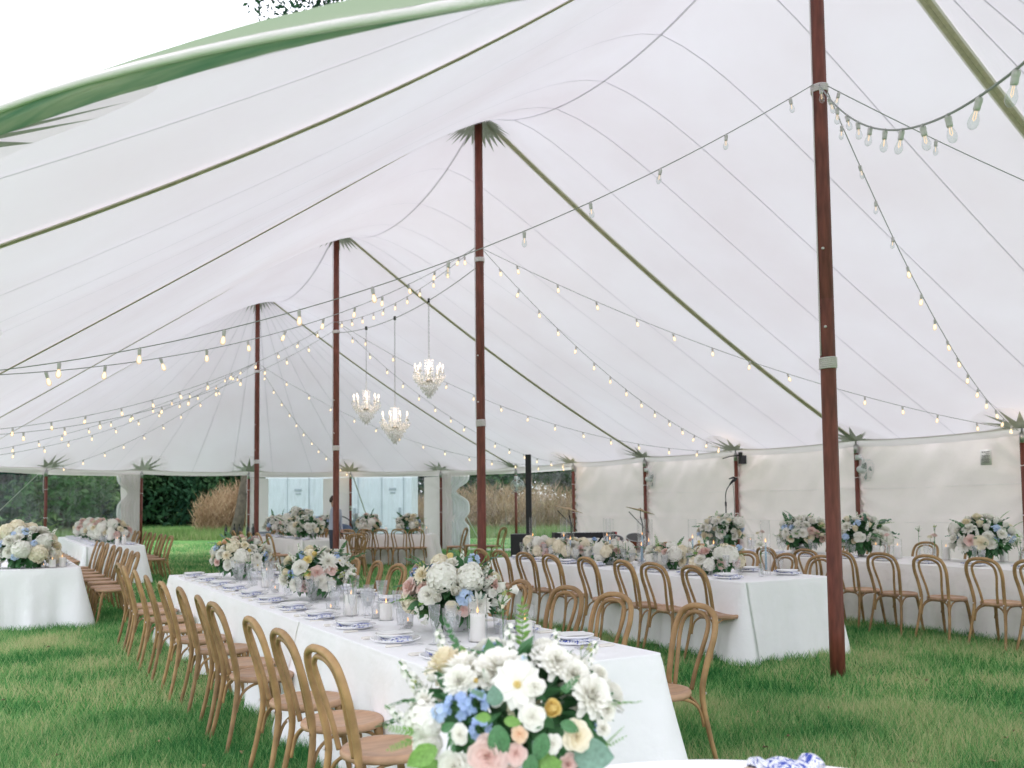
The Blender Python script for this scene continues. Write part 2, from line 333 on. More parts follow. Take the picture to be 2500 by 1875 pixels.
def roofz(s, t):
    if 0 <= s <= S3:
        u = min(1., abs(t)/(WR if t > 0 else WL)); x = (s/L) % 1.0
        return uz(ridge(s), u, 4*x*(1-x), sg=.24 if t > 0 else lsag(s))
    near = s < 0; ds = -s if near else s-S3; k = 6.25 if near else 5.4
    ze = ZE+((.10*min(1., ds/1.2)+nraise(t)) if near else 0)
    A = (ds/k)**2+(t/7.57)**2; B = -2*.57*t/7.57**2; Cc = (.57/7.57)**2-1
    m = (-B+math.sqrt(max(0, B*B-4*A*Cc)))/(2*A) if A > 1e-9 else 1e9
    return uz(ZP, min(1, 1/m), 0, ze)
tent = thing('sailcloth_tent', ST(0, 0, 0), 0, 'large white sailcloth tent roof with four peaks over the dinner tables', 'tent')
tentloc = tent.location.copy()
def TP(s, t, z): return ST(s, t, z)-tentloc
NU = 26
def rib(kind, p, dz=0., n=NU, u0=0.):
    out = []
    for i in range(n+1):
        u = u0+(1-u0)*i/n
        if kind == 'R': s, t, zz = p, WR*u, uz(ridge(p), u, 4*((p/L) % 1)*(1-(p/L) % 1))
        elif kind == 'L': s, t, zz = p, -WL*u, uz(ridge(p), u, 4*((p/L) % 1)*(1-(p/L) % 1), sg=lsag(p))
        else:
            e = end_eave(p, kind == 'N'); s0 = 0 if kind == 'N' else S3; s, t = s0+(e[0]-s0)*u, e[1]*u; zz = uz(ZP, u, 0, ZE+(.10*min(1., abs(e[0])/1.2)+nraise(e[1]) if kind == 'N' else 0))
        sc = 0.
        if kind in 'RL': fr = (p/(L/2)) % 1.0; sc = 4*fr*(1-fr)
        else:
            A = [0]+(poleang_near if kind == 'N' else poleang_far)+[180]; q = math.degrees(p)
            for i2 in range(len(A)-1):
                if A[i2] <= q <= A[i2+1]: fr = (q-A[i2])/(A[i2+1]-A[i2]); sc = 4*fr*(1-fr)*(.25 if kind == 'N' else 1)
        k = 1-.016*sc*u**3
        if kind in 'RL': t *= k
        else: s = s0+(s-s0)*k; t *= k
        out.append(TP(s, t, zz-.05*sc*u**4+dz))
    return out
ribs = []
for i in range(55): ribs.append(rib('R', S3*i/54))
for i in range(1, 36): ribs.append(rib('F', PI*i/36))
for i in range(55): ribs.append(rib('L', S3*(54-i)/54))
for i in range(1, 90): ribs.append(rib('N', PI-PI*i/90))
mb = MB(); v = [p for r in ribs for p in r]; f = []; n = NU+1
for i in range(len(ribs)):
    j = (i+1) % len(ribs)
    for k in range(NU): f.append((i*n+k, i*n+k+1, j*n+k+1, j*n+k))
mb.add(v, f); obj('canopy', mb, M_canopy, tent)
def strip(pts, w, side):
    """flat tape of width w following pts; side(i) gives the across direction"""
    v = []; f = []
    for i, p in enumerate(pts):
        t = (Vector(pts[min(i+1, len(pts)-1)])-Vector(pts[max(i-1, 0)])).normalized(); a = side.copy(); a = (a-t*a.dot(t)).normalized()
        v += [Vector(p)-a*w/2, Vector(p)+a*w/2]
    for i in range(len(pts)-1): f.append((2*i, 2*i+1, 2*i+3, 2*i+2))
    return v, f
d3 = Vector((dX, dY, 0)); n3 = Vector((nX, nY, 0))
def seam(pts, w, side, name='seam', m=M_seam):
    mb = MB(); v, f = strip(pts, w, side); mb.add(v, f); return obj(name, mb, m, tent)
for i in range(1, 18):
    if i % 6: 
        seam(rib('R', S3*i/18, -.012), .017, d3); seam(rib('L', S3*i/18, -.012), .017, d3)
for k in range(1, 18):
    a = PI*k/18
    for kd in 'FN':
        sg = -1 if kd == 'N' else 1; side = Vector(d3*math.cos(a)*sg - n3*math.sin(a))
        seam(rib(kd, a, -.012), .017, side)
for k in range(3):
    pts = [TP(L*k+L*i/24, 0, ridge(L*k+L*i/24)-.012) for i in range(25)]
    if k == 0: pts[0] = TP(0, 0, ZP-.012)
    seam(pts, .032, n3, 'ridge_seam', M_ridge)
for k in range(4):
    for kd in 'RL':
        p = min(L*k, S3-1e-7); wk = 1. if kd == 'R' else .5
        seam(rib(kd, p, -.014, u0=.02), .15*wk, d3, 'webbing_backing', M_webedge); seam(rib(kd, p, -.020, u0=.02), .10*wk, d3, 'webbing_strap', M_web)
        mb = MB(); mb.tube(rib(kd, p, -.027, n=14, u0=.02), .006, 6); obj('webbing_cable', mb, M_web, tent)
# peak caps: saw-toothed sage patch under each peak
for k in range(4):
    s0 = L*k; mb = MB(); v = [TP(s0, 0, ZP-.03)]; N_ = 26
    for i in range(N_*2):
        a = PI*i/N_; r = .30 if i % 2 else (.52 if i % 4 == 0 else .46)
        s, t = s0+r*math.cos(a), r*math.sin(a); v.append(TP(s, t, roofz(s, t)-.035-r*.06))
    f = [(0, i+1, (i+1) % (2*N_)+1) for i in range(2*N_)]; mb.add(v, f); obj('peak_cap', mb, M_star, tent, smooth=False)
# eave positions of the side poles
EAVE = [('R', k) for k in range(7)]+[('F', a) for a in poleang_far]+[('L', 6-k) for k in range(7)]+[('N', a) for a in poleang_near[::-1]]
def epos(e):
    if e[0] == 'R': return (e[1]*L/2, WR)
    if e[0] == 'L': return (e[1]*L/2, -WL)
    return end_eave(R(e[1]), e[0] == 'N')
EP = [epos(e) for e in EAVE]
def star(i):
    s, t = EP[i]; a = EP[i-1]; b = EP[(i+1) % len(EP)]
    tau = (ST(*b)-ST(*a)).normalized(); c = ST(S3*.5, 0); 
    s_in = min(max(s, 0), S3); inn = (ST(s_in, 0)-ST(s, t)).normalized() if not (s < 0 or s > S3) else (ST(0 if s < 0 else S3, 0)-ST(s, t)).normalized()
    def on(a_, b_, off):
        q = ST(s, t)+tau*a_+inn*b_; ss = (q.x-P1[0])*dX+(q.y-P1[1])*dY; tt = (q.x-P1[0])*nX+(q.y-P1[1])*nY
        return TP(ss, tt, roofz(ss, tt)-off)
    mb = MB(); v = [on(0, .03, .02)]; m = 16
    for k in range(m+1):
        an = PI*k/m; v.append(on(.80*math.cos(an), .03+.62*math.sin(an), .02))
    mb.add(v, [(0, k+1, k+2) for k in range(m)]); obj('patch_backing', mb, M_starback, tent)
    mb = MB(); v = [on(0, .02, .032)]; m = 12
    for k in range(m+1):
        an = R(4)+PI*.956*k/m; r = .64 if k % 2 == 0 else .24; v.append(on(r*math.cos(an), .02+r*.92*math.sin(an), .034))
    mb.add(v, [(0, k+1, k+2) for k in range(m)]); obj('star_patch', mb, M_star, tent, smooth=False)
for i in range(len(EP)):
    if EAVE[i] != ('L', 0): star(i)
# eave rope and hanging valance
def eave_line(dz=0, k=1.0):
    out = []
    for r in ribs: p = r[-1].copy(); out.append(Vector((p.x, p.y, p.z+dz)))
    return out
mb = MB(); mb.tube(eave_line(-.005), .014, 6, closed=True); obj('eave_rope', mb, M_rope, tent)
el = eave_line()
cen = TP(S3/2, 0, 0)
def band(idx, prof, name, m, wf=lambda t: 1.):
    v = []; f = []; K_ = len(prof)
    for q, i in enumerate(idx):
        p = el[i]; o = (el[(i+1) % len(el)]-el[i-1]); nrm = Vector((o.y, -o.x, 0)).normalized()
        if nrm.dot(Vector((p.x-cen.x, p.y-cen.y, 0))) < 0: nrm = -nrm
        wv = .012*math.sin(q*2.1)+.008*math.sin(q*.9+1)
        tt = p.x*nX+p.y*nY; w_ = wf(tt)
        for (a, b) in prof: v.append(p+nrm*(a*w_+wv*abs(b)*8*w_)+Vector((0, 0, b*w_)))
    for q in range(len(idx)-1):
        for k in range(K_-1): f.append((q*K_+k, q*K_+k+1, (q+1)*K_+k+1, (q+1)*K_+k))
    mb = MB(); mb.add(v, f); return obj(name, mb, m, tent)
nr = len(ribs); near_i = list(range(145-4, nr))
band([i for i in range(0, 145)], [(.02, .0), (.035, -.06), (.03, -.13)], 'valance', M_border)
band(near_i, [(.0, -.012), (-.02, -.045), (-.07, -.062)], 'valance', M_green, lambda t: max(.22, min(.85, (-5.2-t)/1.3)))
band(near_i, [(.0, .012), (.018, .028), (.03, .042)], 'hem_flap', M_sage, lambda t: max(.12, min(1., (t+6.35)/.7)))

# ================================================================ POLES
def centre_pole(k, label):
    p = ST(L*k, 0, 0); o = thing('centre_pole', p, 0, label, 'tent pole', 'centre poles of the tent')
    mb = MB(); prof = [(.064, 0), (.066, .4), (.066, 3.3), (.0655, 3.302), (.0655, 3.31), (.066, 3.312), (.064, 5), (.060, ZP-.02)]
    mb.lathe(prof, 18, cap=(True, True)); obj('shaft', mb, M_pole, o)
    for z0, nn in ((2.68, 6), (5.18, 4)):
        mb = MB(); pts = []
        for i in range(nn*16+1): a = 2*PI*i/16; pts.append((.071*math.cos(a), .071*math.sin(a), z0+.017*i/16))
        mb.tube(pts, .0085, 6); obj('rope_wrap', mb, M_rope, o)
    mb = MB(); pts = [(-.072, -.03, 2.8+i*(ZP-3.1)/20) for i in range(21)]; mb.tube(pts, .0055, 5); obj('hoist_rope', mb, M_rope, o)
    for z in (3.05, 3.75):
        mb = MB(); mb.lathe([(0, -.012), (.013, -.006), (.013, .006), (0, .012)], 8, c=(-.035, -.064, z)); obj('cleat', mb, M_rope, o)
for k, lb in enumerate(('thick red brown centre pole closest to the camera, beside the white table end', 'red brown centre pole standing behind the middle table, second from the camera',
                        'red brown centre pole with the person beside it, third from the camera', 'farthest red brown centre pole, leftmost of the four')): centre_pole(k, lb)
EPZ = 2.66
EL_ = {('R', 1): 'side pole at the right picture edge with warm bulbs on top', ('R', 2): 'side pole carrying the white fan nearest the camera, just right of the big centre pole', ('R', 3): 'side pole behind the microphone stand on the white wall',
       ('R', 4): 'side pole with the middle white fan, behind the cymbals', ('R', 5): 'side pole where the clear wall meets the white wall', ('R', 6): 'side pole with a fan against the clear wall, behind the second centre pole',
       ('F', 33): 'side pole beside the gathered white curtain at the far clear wall', ('F', 60): 'side pole with the small control box in front of the white trailer', ('F', 86): 'side pole just left of the farthest centre pole', ('F', 112): 'side pole between the open bay and the left clear wall', ('F', 137): 'leftmost side pole in view, standing behind the left front table'}
def side_pole(i):
    e = EAVE[i]; s, t = EP[i]; p = ST(s, t, 0); a = EP[i-1]; b = EP[(i+1) % len(EP)]
    tau = (ST(*b)-ST(*a)).normalized(); rz = math.atan2(tau.y, tau.x)
    o = thing('side_pole', p, rz, EL_.get(e, 'red brown side pole out of the picture, eave position %s' % {('R', 0): 'near right corner', ('L', 6): 'far left corner', ('L', 5): 'left behind the rear table', ('N', 26): 'near end right', ('N', 52): 'near end middle', ('N', 163): 'left beside the camera'}.get(e)), 'tent pole', 'side poles round the tent')
    mb = MB(); mb.lathe([(.043, 0), (.043, 2.44)], 12, cap=(True, True)); obj('shaft', mb, M_pole, o)
    mb = MB(); mb.lathe([(.046, 2.42), (.046, 2.58), (.02, 2.60), (.015, EPZ)], 12, cap=(True, True)); obj('top_ferrule', mb, M_steel, o)
    for z in ((2.05, 1.25) if i % 2 else (1.95,)):
        mb = MB(); mb.tube([(.047*math.cos(2*PI*k/12), .047*math.sin(2*PI*k/12), z+.004*(k % 3)) for k in range(12)], .007, 5, closed=True); obj('rope_tie', mb, M_rope, o)
    mb = MB(); mb.tube([(.03, -.04, 2.55), (.055, -.05, 2.3), (.06, -.04, 2.0), (.045, -.03, 1.95)], .006, 5); obj('tie_cord', mb, M_rope, o)
    return o
for i, e in enumerate(EAVE):
    if e[0] in 'RF' or (e[0] == 'L' and e[1] >= 5) or (e[0] == 'N' and (e[1] <= 60 or e[1] == 163)): side_pole(i)
def clear_zone(p, r=.0): return True

# ================================================================ SIDE WALLS
def hsh(a, b, c=0.): return math.sin(a*1.7+b*3.1+c)+.6*math.sin(a*4.3-b*2.3+c*2)+.35*math.sin(a*9.1+b*7.7+c)
def bay(i, j): # plan points slightly outside the poles
    A, B = ST(*EP[i]), ST(*EP[j]); c = ST(S3/2, 0); t = (B-A).normalized(); nn = Vector((t.y, -t.x, 0))
    if nn.dot(A-c) < 0: nn = -nn
    return A+nn*.09-t*.05, B+nn*.09+t*.05, t, nn
def sheet(A, B, nn, u0, u1, z0, z1, nu, nv, amp, sag=0., seed=0., top=None):
    v = []; f = []; Lb = (B-A).length
    for a in range(nu+1):
        u = u0+(u1-u0)*a/nu
        for b in range(nv+1):
            w = b/nv; zt = z1+(.0 if top is None else 0)-.05*4*u*(1-u); z = z0+(zt-z0)*w
            du = min(u, 1-u)*Lb
            wr = amp*(.45*hsh(u*Lb*1.3, z*1.1, seed)+.9*math.sin((z-1.75)*11/(du+.35)+seed)*math.exp(-du*1.1)+.35*math.sin((z+u*Lb*.8)*7+seed*3)*math.sin(u*Lb*2+seed))
            q = A.lerp(B, u)+nn*(wr-.05*4*u*(1-u)*0+.012*math.sin(z*16)*math.exp(-((z-1.25)/.05)**2))
            v.append((q.x, q.y, z))
    for a in range(nu):
        for b in range(nv): f.append((a*(nv+1)+b, (a+1)*(nv+1)+b, (a+1)*(nv+1)+b+1, a*(nv+1)+b+1))
    return v, f
def white_wall(i, j, label):
    A, B, t, nn = bay(i, j); o = thing('side_wall', A, 0, label, 'tent wall', 'white tent walls'); A0 = A.copy()
    v, f = sheet(A, B, nn, 0, 1, .02, 2.60, 70, 56, .040, seed=i*2.3); mb = MB(); mb.add([Vector(p)-A0 for p in v], f); obj('canvas', mb, M_wall, o)
    for zz in (1.12, 1.75):
        mb = MB(); pts = []
        for k in range(31):
            u = k/30; q = A.lerp(B, u)-nn*(.012+.012*hsh(u*5, zz, i)); pts.append(Vector((q.x, q.y, zz+.012*math.sin(u*5+i)))-A0)
        mb.tube(pts, .004, 5); obj('fold_seam', mb, M_border, o)
    mb = MB(); pts = []
    for k in range(31):
        u = k/30; q = A.lerp(B, u)-nn*.03; pts.append(Vector((q.x, q.y, 2.585-.05*4*u*(1-u)))-A0)
    mb.tube(pts, .012, 6); obj('top_rope', mb, M_border, o)
    return o, A0, A, B, t, nn
wl = ['far white canvas wall behind the cymbals, left of the middle fan pole', 'white canvas wall between the middle fan and the microphone stand pole', 'white canvas wall directly left of the big centre pole', 'white canvas wall with a printed label near the right edge', 'white canvas wall outside the right picture edge']
for q, (i, j) in enumerate(((4, 5), (3, 4), (2, 3), (1, 2), (0, 1))): 
    W_ = white_wall(i, j, wl[q])
    if (i, j) == (1, 2): WLBL = W_
# printed label on the near wall
def wall_point(w, u, z, off): A, B, nn = w[2], w[3], w[5]; q = A.lerp(B, u)-nn*off; return Vector((q.x, q.y, z))
o_, A0_, A_, B_, t_, nn_ = WLBL
lab = thing('printed_label', wall_point(WLBL, .21, 2.22, .055), math.atan2(t_.y, t_.x), 'small clear tag with dark printed lines on the right white wall', 'label')
sgn = 1
mb = MB(); mb.box((0, 0, 0), (.10, .001, .13)); obj('tag_sheet', mb, mat('tag_sheet', (.78, .77, .75, 1), .4), lab)
mb = MB()
for k, (x0, x1, z, h_) in enumerate([(-.07, .03, .09, .012), (.05, .075, .09, .016), (-.07, .0, .058, .006), (-.06, .07, .035, .006), (-.07, .055, .018, .009), (-.065, .07, -.004, .006), (-.06, .06, -.022, .006), (-.07, .07, -.04, .007), (-.05, .065, -.058, .005), (-.06, .04, -.075, .005), (-.06, .06, -.09, .005)]):
    x = x0; 
    while x < x1: w_ = random.uniform(.006, .018); mb.box((x+w_/2, .003, z), (w_/2, .0012, h_/2)); mb.box((x+w_/2, -.003, z), (w_/2, .0012, h_/2)); x += w_+.004
tag(obj('printed_lines', mb, M_black, lab), kind='stuff')

def clear_wall(i, j, label, bl=.0, br=.0, gather=False):
    A, B, t, nn = bay(i, j); o = thing('clear_side_wall', A, 0, label, 'tent wall', 'clear vinyl tent walls'); A0 = A.copy()
    def put(name, u0, u1, z0, z1, nu, nv, m, amp=.02, off=0.):
        v, f = sheet(A+nn*off, B+nn*off, nn, u0, u1, z0, z1, nu, nv, amp, seed=i*1.7); mb = MB(); mb.add([Vector(p)-A0 for p in v], f); return obj(name, mb, m, o)
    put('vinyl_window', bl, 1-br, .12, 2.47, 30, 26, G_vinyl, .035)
    put('bottom_border', 0, 1, .01, .12, 20, 2, M_border); put('top_border', 0, 1, 2.47, 2.62, 24, 3, M_border, .01)
    if bl: put('canvas_border', 0, bl, .12, 2.47, 8, 26, M_border, .035)
    if br: put('canvas_border', 1-br, 1, .12, 2.47, 8, 26, M_border, .035)
    if gather:
        mb = MB(); v = []; f = []; n_ = 18; rows = 24
        for b in range(rows+1):
            z = .05+2.5*b/rows; pin = 1-.45*math.exp(-((z-1.75)/.25)**2)
            for a in range(n_+1):
                x = (a/n_)*.75*pin+.03; y = -.08-.05*math.sin(a*1.7+.6*math.sin(z*2))*(1.2-.3*z)*pin
                q = A+t*(-x if gather < 0 else x)*1.0-nn*(-y)*1.0; v.append(Vector((q.x, q.y, z))-A0)
        for b in range(rows):
            for a in range(n_): f.append((b*(n_+1)+a, b*(n_+1)+a+1, (b+1)*(n_+1)+a+1, (b+1)*(n_+1)+a))
        mb.add(v, f); obj('gathered_curtain', mb, M_border, o)
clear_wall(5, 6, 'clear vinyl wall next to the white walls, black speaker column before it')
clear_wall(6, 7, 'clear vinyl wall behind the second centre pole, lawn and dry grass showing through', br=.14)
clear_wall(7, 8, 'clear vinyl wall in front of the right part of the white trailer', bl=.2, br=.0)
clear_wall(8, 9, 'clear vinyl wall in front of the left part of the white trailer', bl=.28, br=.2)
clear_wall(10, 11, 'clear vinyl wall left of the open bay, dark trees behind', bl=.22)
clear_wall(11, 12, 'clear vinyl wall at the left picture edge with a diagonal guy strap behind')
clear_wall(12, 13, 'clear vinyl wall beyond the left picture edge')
# gathered curtain beside pole F33
def curtain(i, sgn, w_, label):
    s, t = EP[i]; p = ST(s, t, 0); a = EP[i-1]; b = EP[(i+1) % len(EP)]; tau = (ST(*b)-ST(*a)).normalized()*sgn; c = (ST(S3/2, 0)-p).normalized()
    mb = MB(); v = []; f = []; n_ = 22; rows = 26
    for q in range(rows+1):
        z = .03+2.5*q/rows; pin = 1-.5*math.exp(-((z-1.95)/.22)**2)-.2*math.exp(-((z-1.0)/.15)**2)
        for k in range(n_+1):
            x = .06+(k/n_)*w_*pin; y = .02+.045*math.sin(k*1.9+.5*math.sin(z*3))*pin
            v.append(tau*x+c*y+Vector((0, 0, z)))
    for q in range(rows):
        for k in range(n_): f.append((q*(n_+1)+k, q*(n_+1)+k+1, (q+1)*(n_+1)+k+1, (q+1)*(n_+1)+k))
    mb.add(v, f); o = obj('gathered_curtain', mb, M_border, loc=p); tag(o, label, 'curtain', 'gathered tent curtains')
curtain(7, -1, 1.0, 'gathered pale tent curtain beside the side pole at the far clear wall')
curtain(10, 1, .7, 'flat pale tent curtain left of the open bay')

# ================================================================ OUTSIDE
M_bark = mat('bark', (.10, .085, .065, 1), .9, var=.4, vscale=6, bump=.5, bscale=12)
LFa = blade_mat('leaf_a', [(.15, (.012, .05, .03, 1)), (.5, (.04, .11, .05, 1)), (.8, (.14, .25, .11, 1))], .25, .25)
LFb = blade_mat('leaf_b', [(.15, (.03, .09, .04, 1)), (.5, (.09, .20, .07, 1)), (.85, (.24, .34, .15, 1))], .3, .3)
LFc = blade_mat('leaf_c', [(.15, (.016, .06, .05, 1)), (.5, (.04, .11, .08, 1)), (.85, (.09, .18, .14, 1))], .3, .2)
def crown_mesh(name, n, rx, rz, leaf, mt, seed, low=.0, ncl=46):
    g = np.random.default_rng(seed)
    th = g.random(ncl)*2*PI; ph = np.arccos(1-2*g.random(ncl)); rr = .45+.5*g.random(ncl)
    c = np.stack([np.cos(th)*np.sin(ph)*rx*rr, np.sin(th)*np.sin(ph)*rx*rr, np.cos(ph)*rz*rr], 1); cr = (.20+.22*g.random(ncl))*rx
    k = g.integers(0, ncl, n); u = g.normal(size=(n, 3)); u /= np.linalg.norm(u, axis=1)[:, None]
    p = c[k]+u*(cr[k]*(.55+.5*g.random(n)))[:, None]*np.array([1, 1, .8])
    a = g.normal(size=(n, 3)); a /= np.linalg.norm(a, axis=1)[:, None]; b = np.cross(a, g.normal(size=(n, 3))); b /= np.linalg.norm(b, axis=1)[:, None]
    l = leaf*(.6+.8*g.random(n))[:, None]
    v = np.stack([p-a*l, p+b*l*.45, p+a*l, p-b*l*.45], 1).reshape(-1, 3); v[:, 2] += rz+low
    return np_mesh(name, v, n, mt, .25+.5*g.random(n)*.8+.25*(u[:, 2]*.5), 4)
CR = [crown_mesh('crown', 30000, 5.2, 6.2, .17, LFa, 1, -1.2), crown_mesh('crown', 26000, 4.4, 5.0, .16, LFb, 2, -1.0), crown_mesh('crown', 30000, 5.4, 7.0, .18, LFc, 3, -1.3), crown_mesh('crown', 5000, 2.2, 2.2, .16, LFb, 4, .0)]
def trunk_mesh(h, r, seed):
    g = random.Random(seed); mb = MB(); pts = [(g.uniform(-.1, .1)*i, g.uniform(-.1, .1)*i, h*i/5) for i in range(6)]
    mb.tube(pts, [r*(1.25-.16*i) for i in range(6)], 9)
    for k in range(6):
        a = g.random()*6.28; z = h*(.45+.09*k); mb.tube([(0, 0, z), (math.cos(a)*1.2, math.sin(a)*1.2, z+1.1), (math.cos(a)*2.2, math.sin(a)*2.2, z+2.6)], [r*.4, r*.25, r*.08], 6)
    return mb.mesh('trunk', M_bark)
TRK = [trunk_mesh(9, .32, s) for s in range(3)]
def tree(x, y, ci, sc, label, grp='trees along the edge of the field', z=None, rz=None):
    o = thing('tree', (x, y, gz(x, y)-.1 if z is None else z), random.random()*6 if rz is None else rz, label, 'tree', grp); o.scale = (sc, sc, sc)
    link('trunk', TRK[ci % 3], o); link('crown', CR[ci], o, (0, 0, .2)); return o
# hedge of trees beyond the far end (left part of the picture)
tl = [(-47, 44, 0, 1.15), (-40, 47, 2, 1.1), (-33.5, 50, 0, 1.05), (-28.5, 55, 2, 1.15), (-23.8, 58, 1, 1.15), (-20.4, 60, 0, 1.2), (-15.5, 62, 1, 1.2), (-9, 66, 2, 1.2), (-2, 68, 0, 1.15), (6, 70, 1, 1.1), (15, 68, 2, 1.1), (-53, 38, 1, 1.1), (-36, 60, 2, 1.5), (-26, 68, 2, 1.5), (-14, 74, 0, 1.5)]
tn = ['dark broad tree seen through the leftmost clear wall', 'blue green tree seen through the left clear wall', 'dark tree behind the left clear wall', 'blue green tree behind the pale curtain of the left clear wall', 'light green tree seen through the open bay, left half', 'dark tree seen through the open bay, right half', 'light green tree behind the tan reeds of the open bay', 'blue green tree behind the white trailer', 'dark tree right of the white trailer', 'light green tree behind the second centre pole', 'blue green tree at the right end of the clear walls', 'light green tree beyond the left picture edge', 'tall blue green tree in the second row, far left', 'tall blue green tree in the second row, behind the open bay', 'tall dark tree in the second row, behind the trailer']
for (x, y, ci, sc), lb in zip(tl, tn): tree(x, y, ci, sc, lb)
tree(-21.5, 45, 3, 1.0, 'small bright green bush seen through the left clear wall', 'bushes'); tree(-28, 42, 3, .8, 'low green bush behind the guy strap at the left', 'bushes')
# tall tree whose lowest twigs show above the tent, and a dark trunk by the farthest pole
o = thing('tree', (-4.8, 42, 0), 0, 'tall oak whose leafy twigs show above the tent edge', 'tree'); link('trunk', trunk_mesh(17, .45, 9), o)
link('crown', crown_mesh('crown', 26000, 6.2, 4.2, .12, LFa, 11, 0., 110), o, (-.9, 0, 22.4), sc=(1.2, 1.2, 1.2))
mb = MB(); mb.tube([(0, 0, 0), (.25, 0, 1.2), (.5, .1, 3.0), (.6, 0, 7), (.9, 0, 10)], [.26, .20, .17, .15, .1], 10); 
o = thing('tree', (-10.75, 36, gz(-10.75, 36)), 0, 'dark bare leaning tree trunk just left of the farthest centre pole', 'tree'); obj('trunk', mb, M_bark, o); link('crown', CR[1], o, (.9, 0, 8), sc=(.8, .8, .8))
# tan reeds
REED = blade_mat('dry_reed', [(.1, (.20, .13, .075, 1)), (.5, (.38, .27, .16, 1)), (.9, (.58, .45, .30, 1))], .5, .3)
def reeds(x0, x1, y, dy, n, h, label, name='dry_reeds'):
    g = np.random.default_rng(int(abs(x0*10))+3); x = x0+(x1-x0)*g.random(n); yy = y+dy*g.random(n); hh = h*(.55+.6*g.random(n))*(1-.35*np.abs((x-(x0+x1)/2)/(x1-x0)*2)**2)
    z0 = np.array([gz(a, b) for a, b in zip(x, yy)]); zz = z0+hh*g.random(n)*.85; a = g.random(n)*2*PI; ln = .25+.35*g.random(n); la = g.random(n)*2*PI; w = .022
    p0 = np.stack([x-np.cos(a)*w, yy-np.sin(a)*w, zz], 1); p1 = np.stack([x+np.cos(a)*w, yy+np.sin(a)*w, zz], 1); p2 = np.stack([x+np.cos(la)*ln*.6, yy+np.sin(la)*ln*.6, zz+ln*(1.1-.8*g.random(n))], 1)
    q = np.stack([p0, p1, p2], 1).reshape(-1, 3)
    tag(link(name, np_mesh(name, q, n, REED, g.random(n))), label, 'reeds', kind='stuff')
reeds(-15.8, -11.2, 46, 4, 16000, 2.7, 'tan dry reeds standing in the open bay behind the lawn')
reeds(-5.5, 5.5, 46, 5, 22000, 2.5, 'tan dry reeds seen through the clear wall on the right', )
# long meadow grass in front of the reeds
def meadow(x0, x1, y0, y1, n, h, label):
    g = np.random.default_rng(5); x = x0+(x1-x0)*g.random(n); yy = y0+(y1-y0)*g.random(n); z = np.array([gz(a, b) for a, b in zip(x, yy)]); a = g.random(n)*6.28; w = .02; hh = h*(.4+.8*g.random(n))
    q = np.stack([np.stack([x-np.cos(a)*w, yy-np.sin(a)*w, z], 1), np.stack([x+np.cos(a)*w, yy+np.sin(a)*w, z], 1), np.stack([x+.1*np.cos(a*3), yy+.1*np.sin(a*3), z+hh], 1)], 1).reshape(-1, 3)
    m = blade_mat('meadow_blade', [(.1, (.10, .20, .06, 1)), (.5, (.20, .32, .10, 1)), (.9, (.36, .40, .20, 1))], .3, .4)
    tag(link('meadow_grass', np_mesh('meadow_grass', q, n, m, g.random(n))), label, 'grass', kind='stuff')
meadow(-32, 8, 41, 46, 26000, .45, 'longer pale meadow grass at the foot of the reeds and trees')
# sunlit lawn strip outside is the ground itself; trailer
M_trailer = mat('trailer_white', (.66, .71, .76, 1), .35, var=.03, vscale=2)
M_seamgrey = mat('panel_grey', (.35, .40, .44, 1), .5)
TX0, TX1, TY = -9.55, -3.9, 36.0
tr_ = thing('restroom_trailer', ((TX0+TX1)/2, TY, gz(0, TY)), 0, 'long white trailer with grey doors parked behind the clear tent wall', 'trailer')
hw = (TX1-TX0)/2
mb = MB(); mb.box((0, 1.3, 1.75), (hw, 1.2, 1.35)); obj('body', mb, M_trailer, tr_, smooth=False)
mb = MB(); mb.box((0, 1.3, 3.14), (hw+.05, 1.25, .04)); obj('roof', mb, M_seamgrey, tr_, smooth=False)
for x in (-1.55, .35, 2.1):
    mb = MB(); mb.box((x, .085, 1.62), (.40, .015, 1.02)); dr = obj('door', mb, M_trailer, tr_, smooth=False)
    mb = MB()
    for (a, b, c, d_) in ((x-.41, 1.62, .012, 1.04), (x+.41, 1.62, .012, 1.04), (x, 2.66, .42, .012)): mb.box((a, .075, b), (c, .01, d_))
    obj('door_frame', mb, M_seamgrey, tr_, smooth=False)
    mb = MB(); mb.box((x+.28, .05, 1.25), (.05, .02, .16)); obj('handle', mb, M_seamgrey, dr, smooth=False)
    mb = MB(); mb.box((x, .06, 2.12), (.14, .012, .05)); mb.box((x, .06, 1.98), (.10, .012, .03)); obj('door_sign', mb, M_seamgrey, dr, smooth=False)
for x in (-1.2, 1.2):
    mb = MB(); 
    mb.lathe([(0, -.1), (.34, -.1), (.34, .1), (0, .1)], 18); w_ = obj('wheel', mb, M_black, tr_, loc=(x, .2, .34), rot=(PI/2, 0, 0))
mb = MB(); mb.box((0, .12, .30), (hw-.1, .02, .12)); obj('skirt', mb, M_seamgrey, tr_, smooth=False)
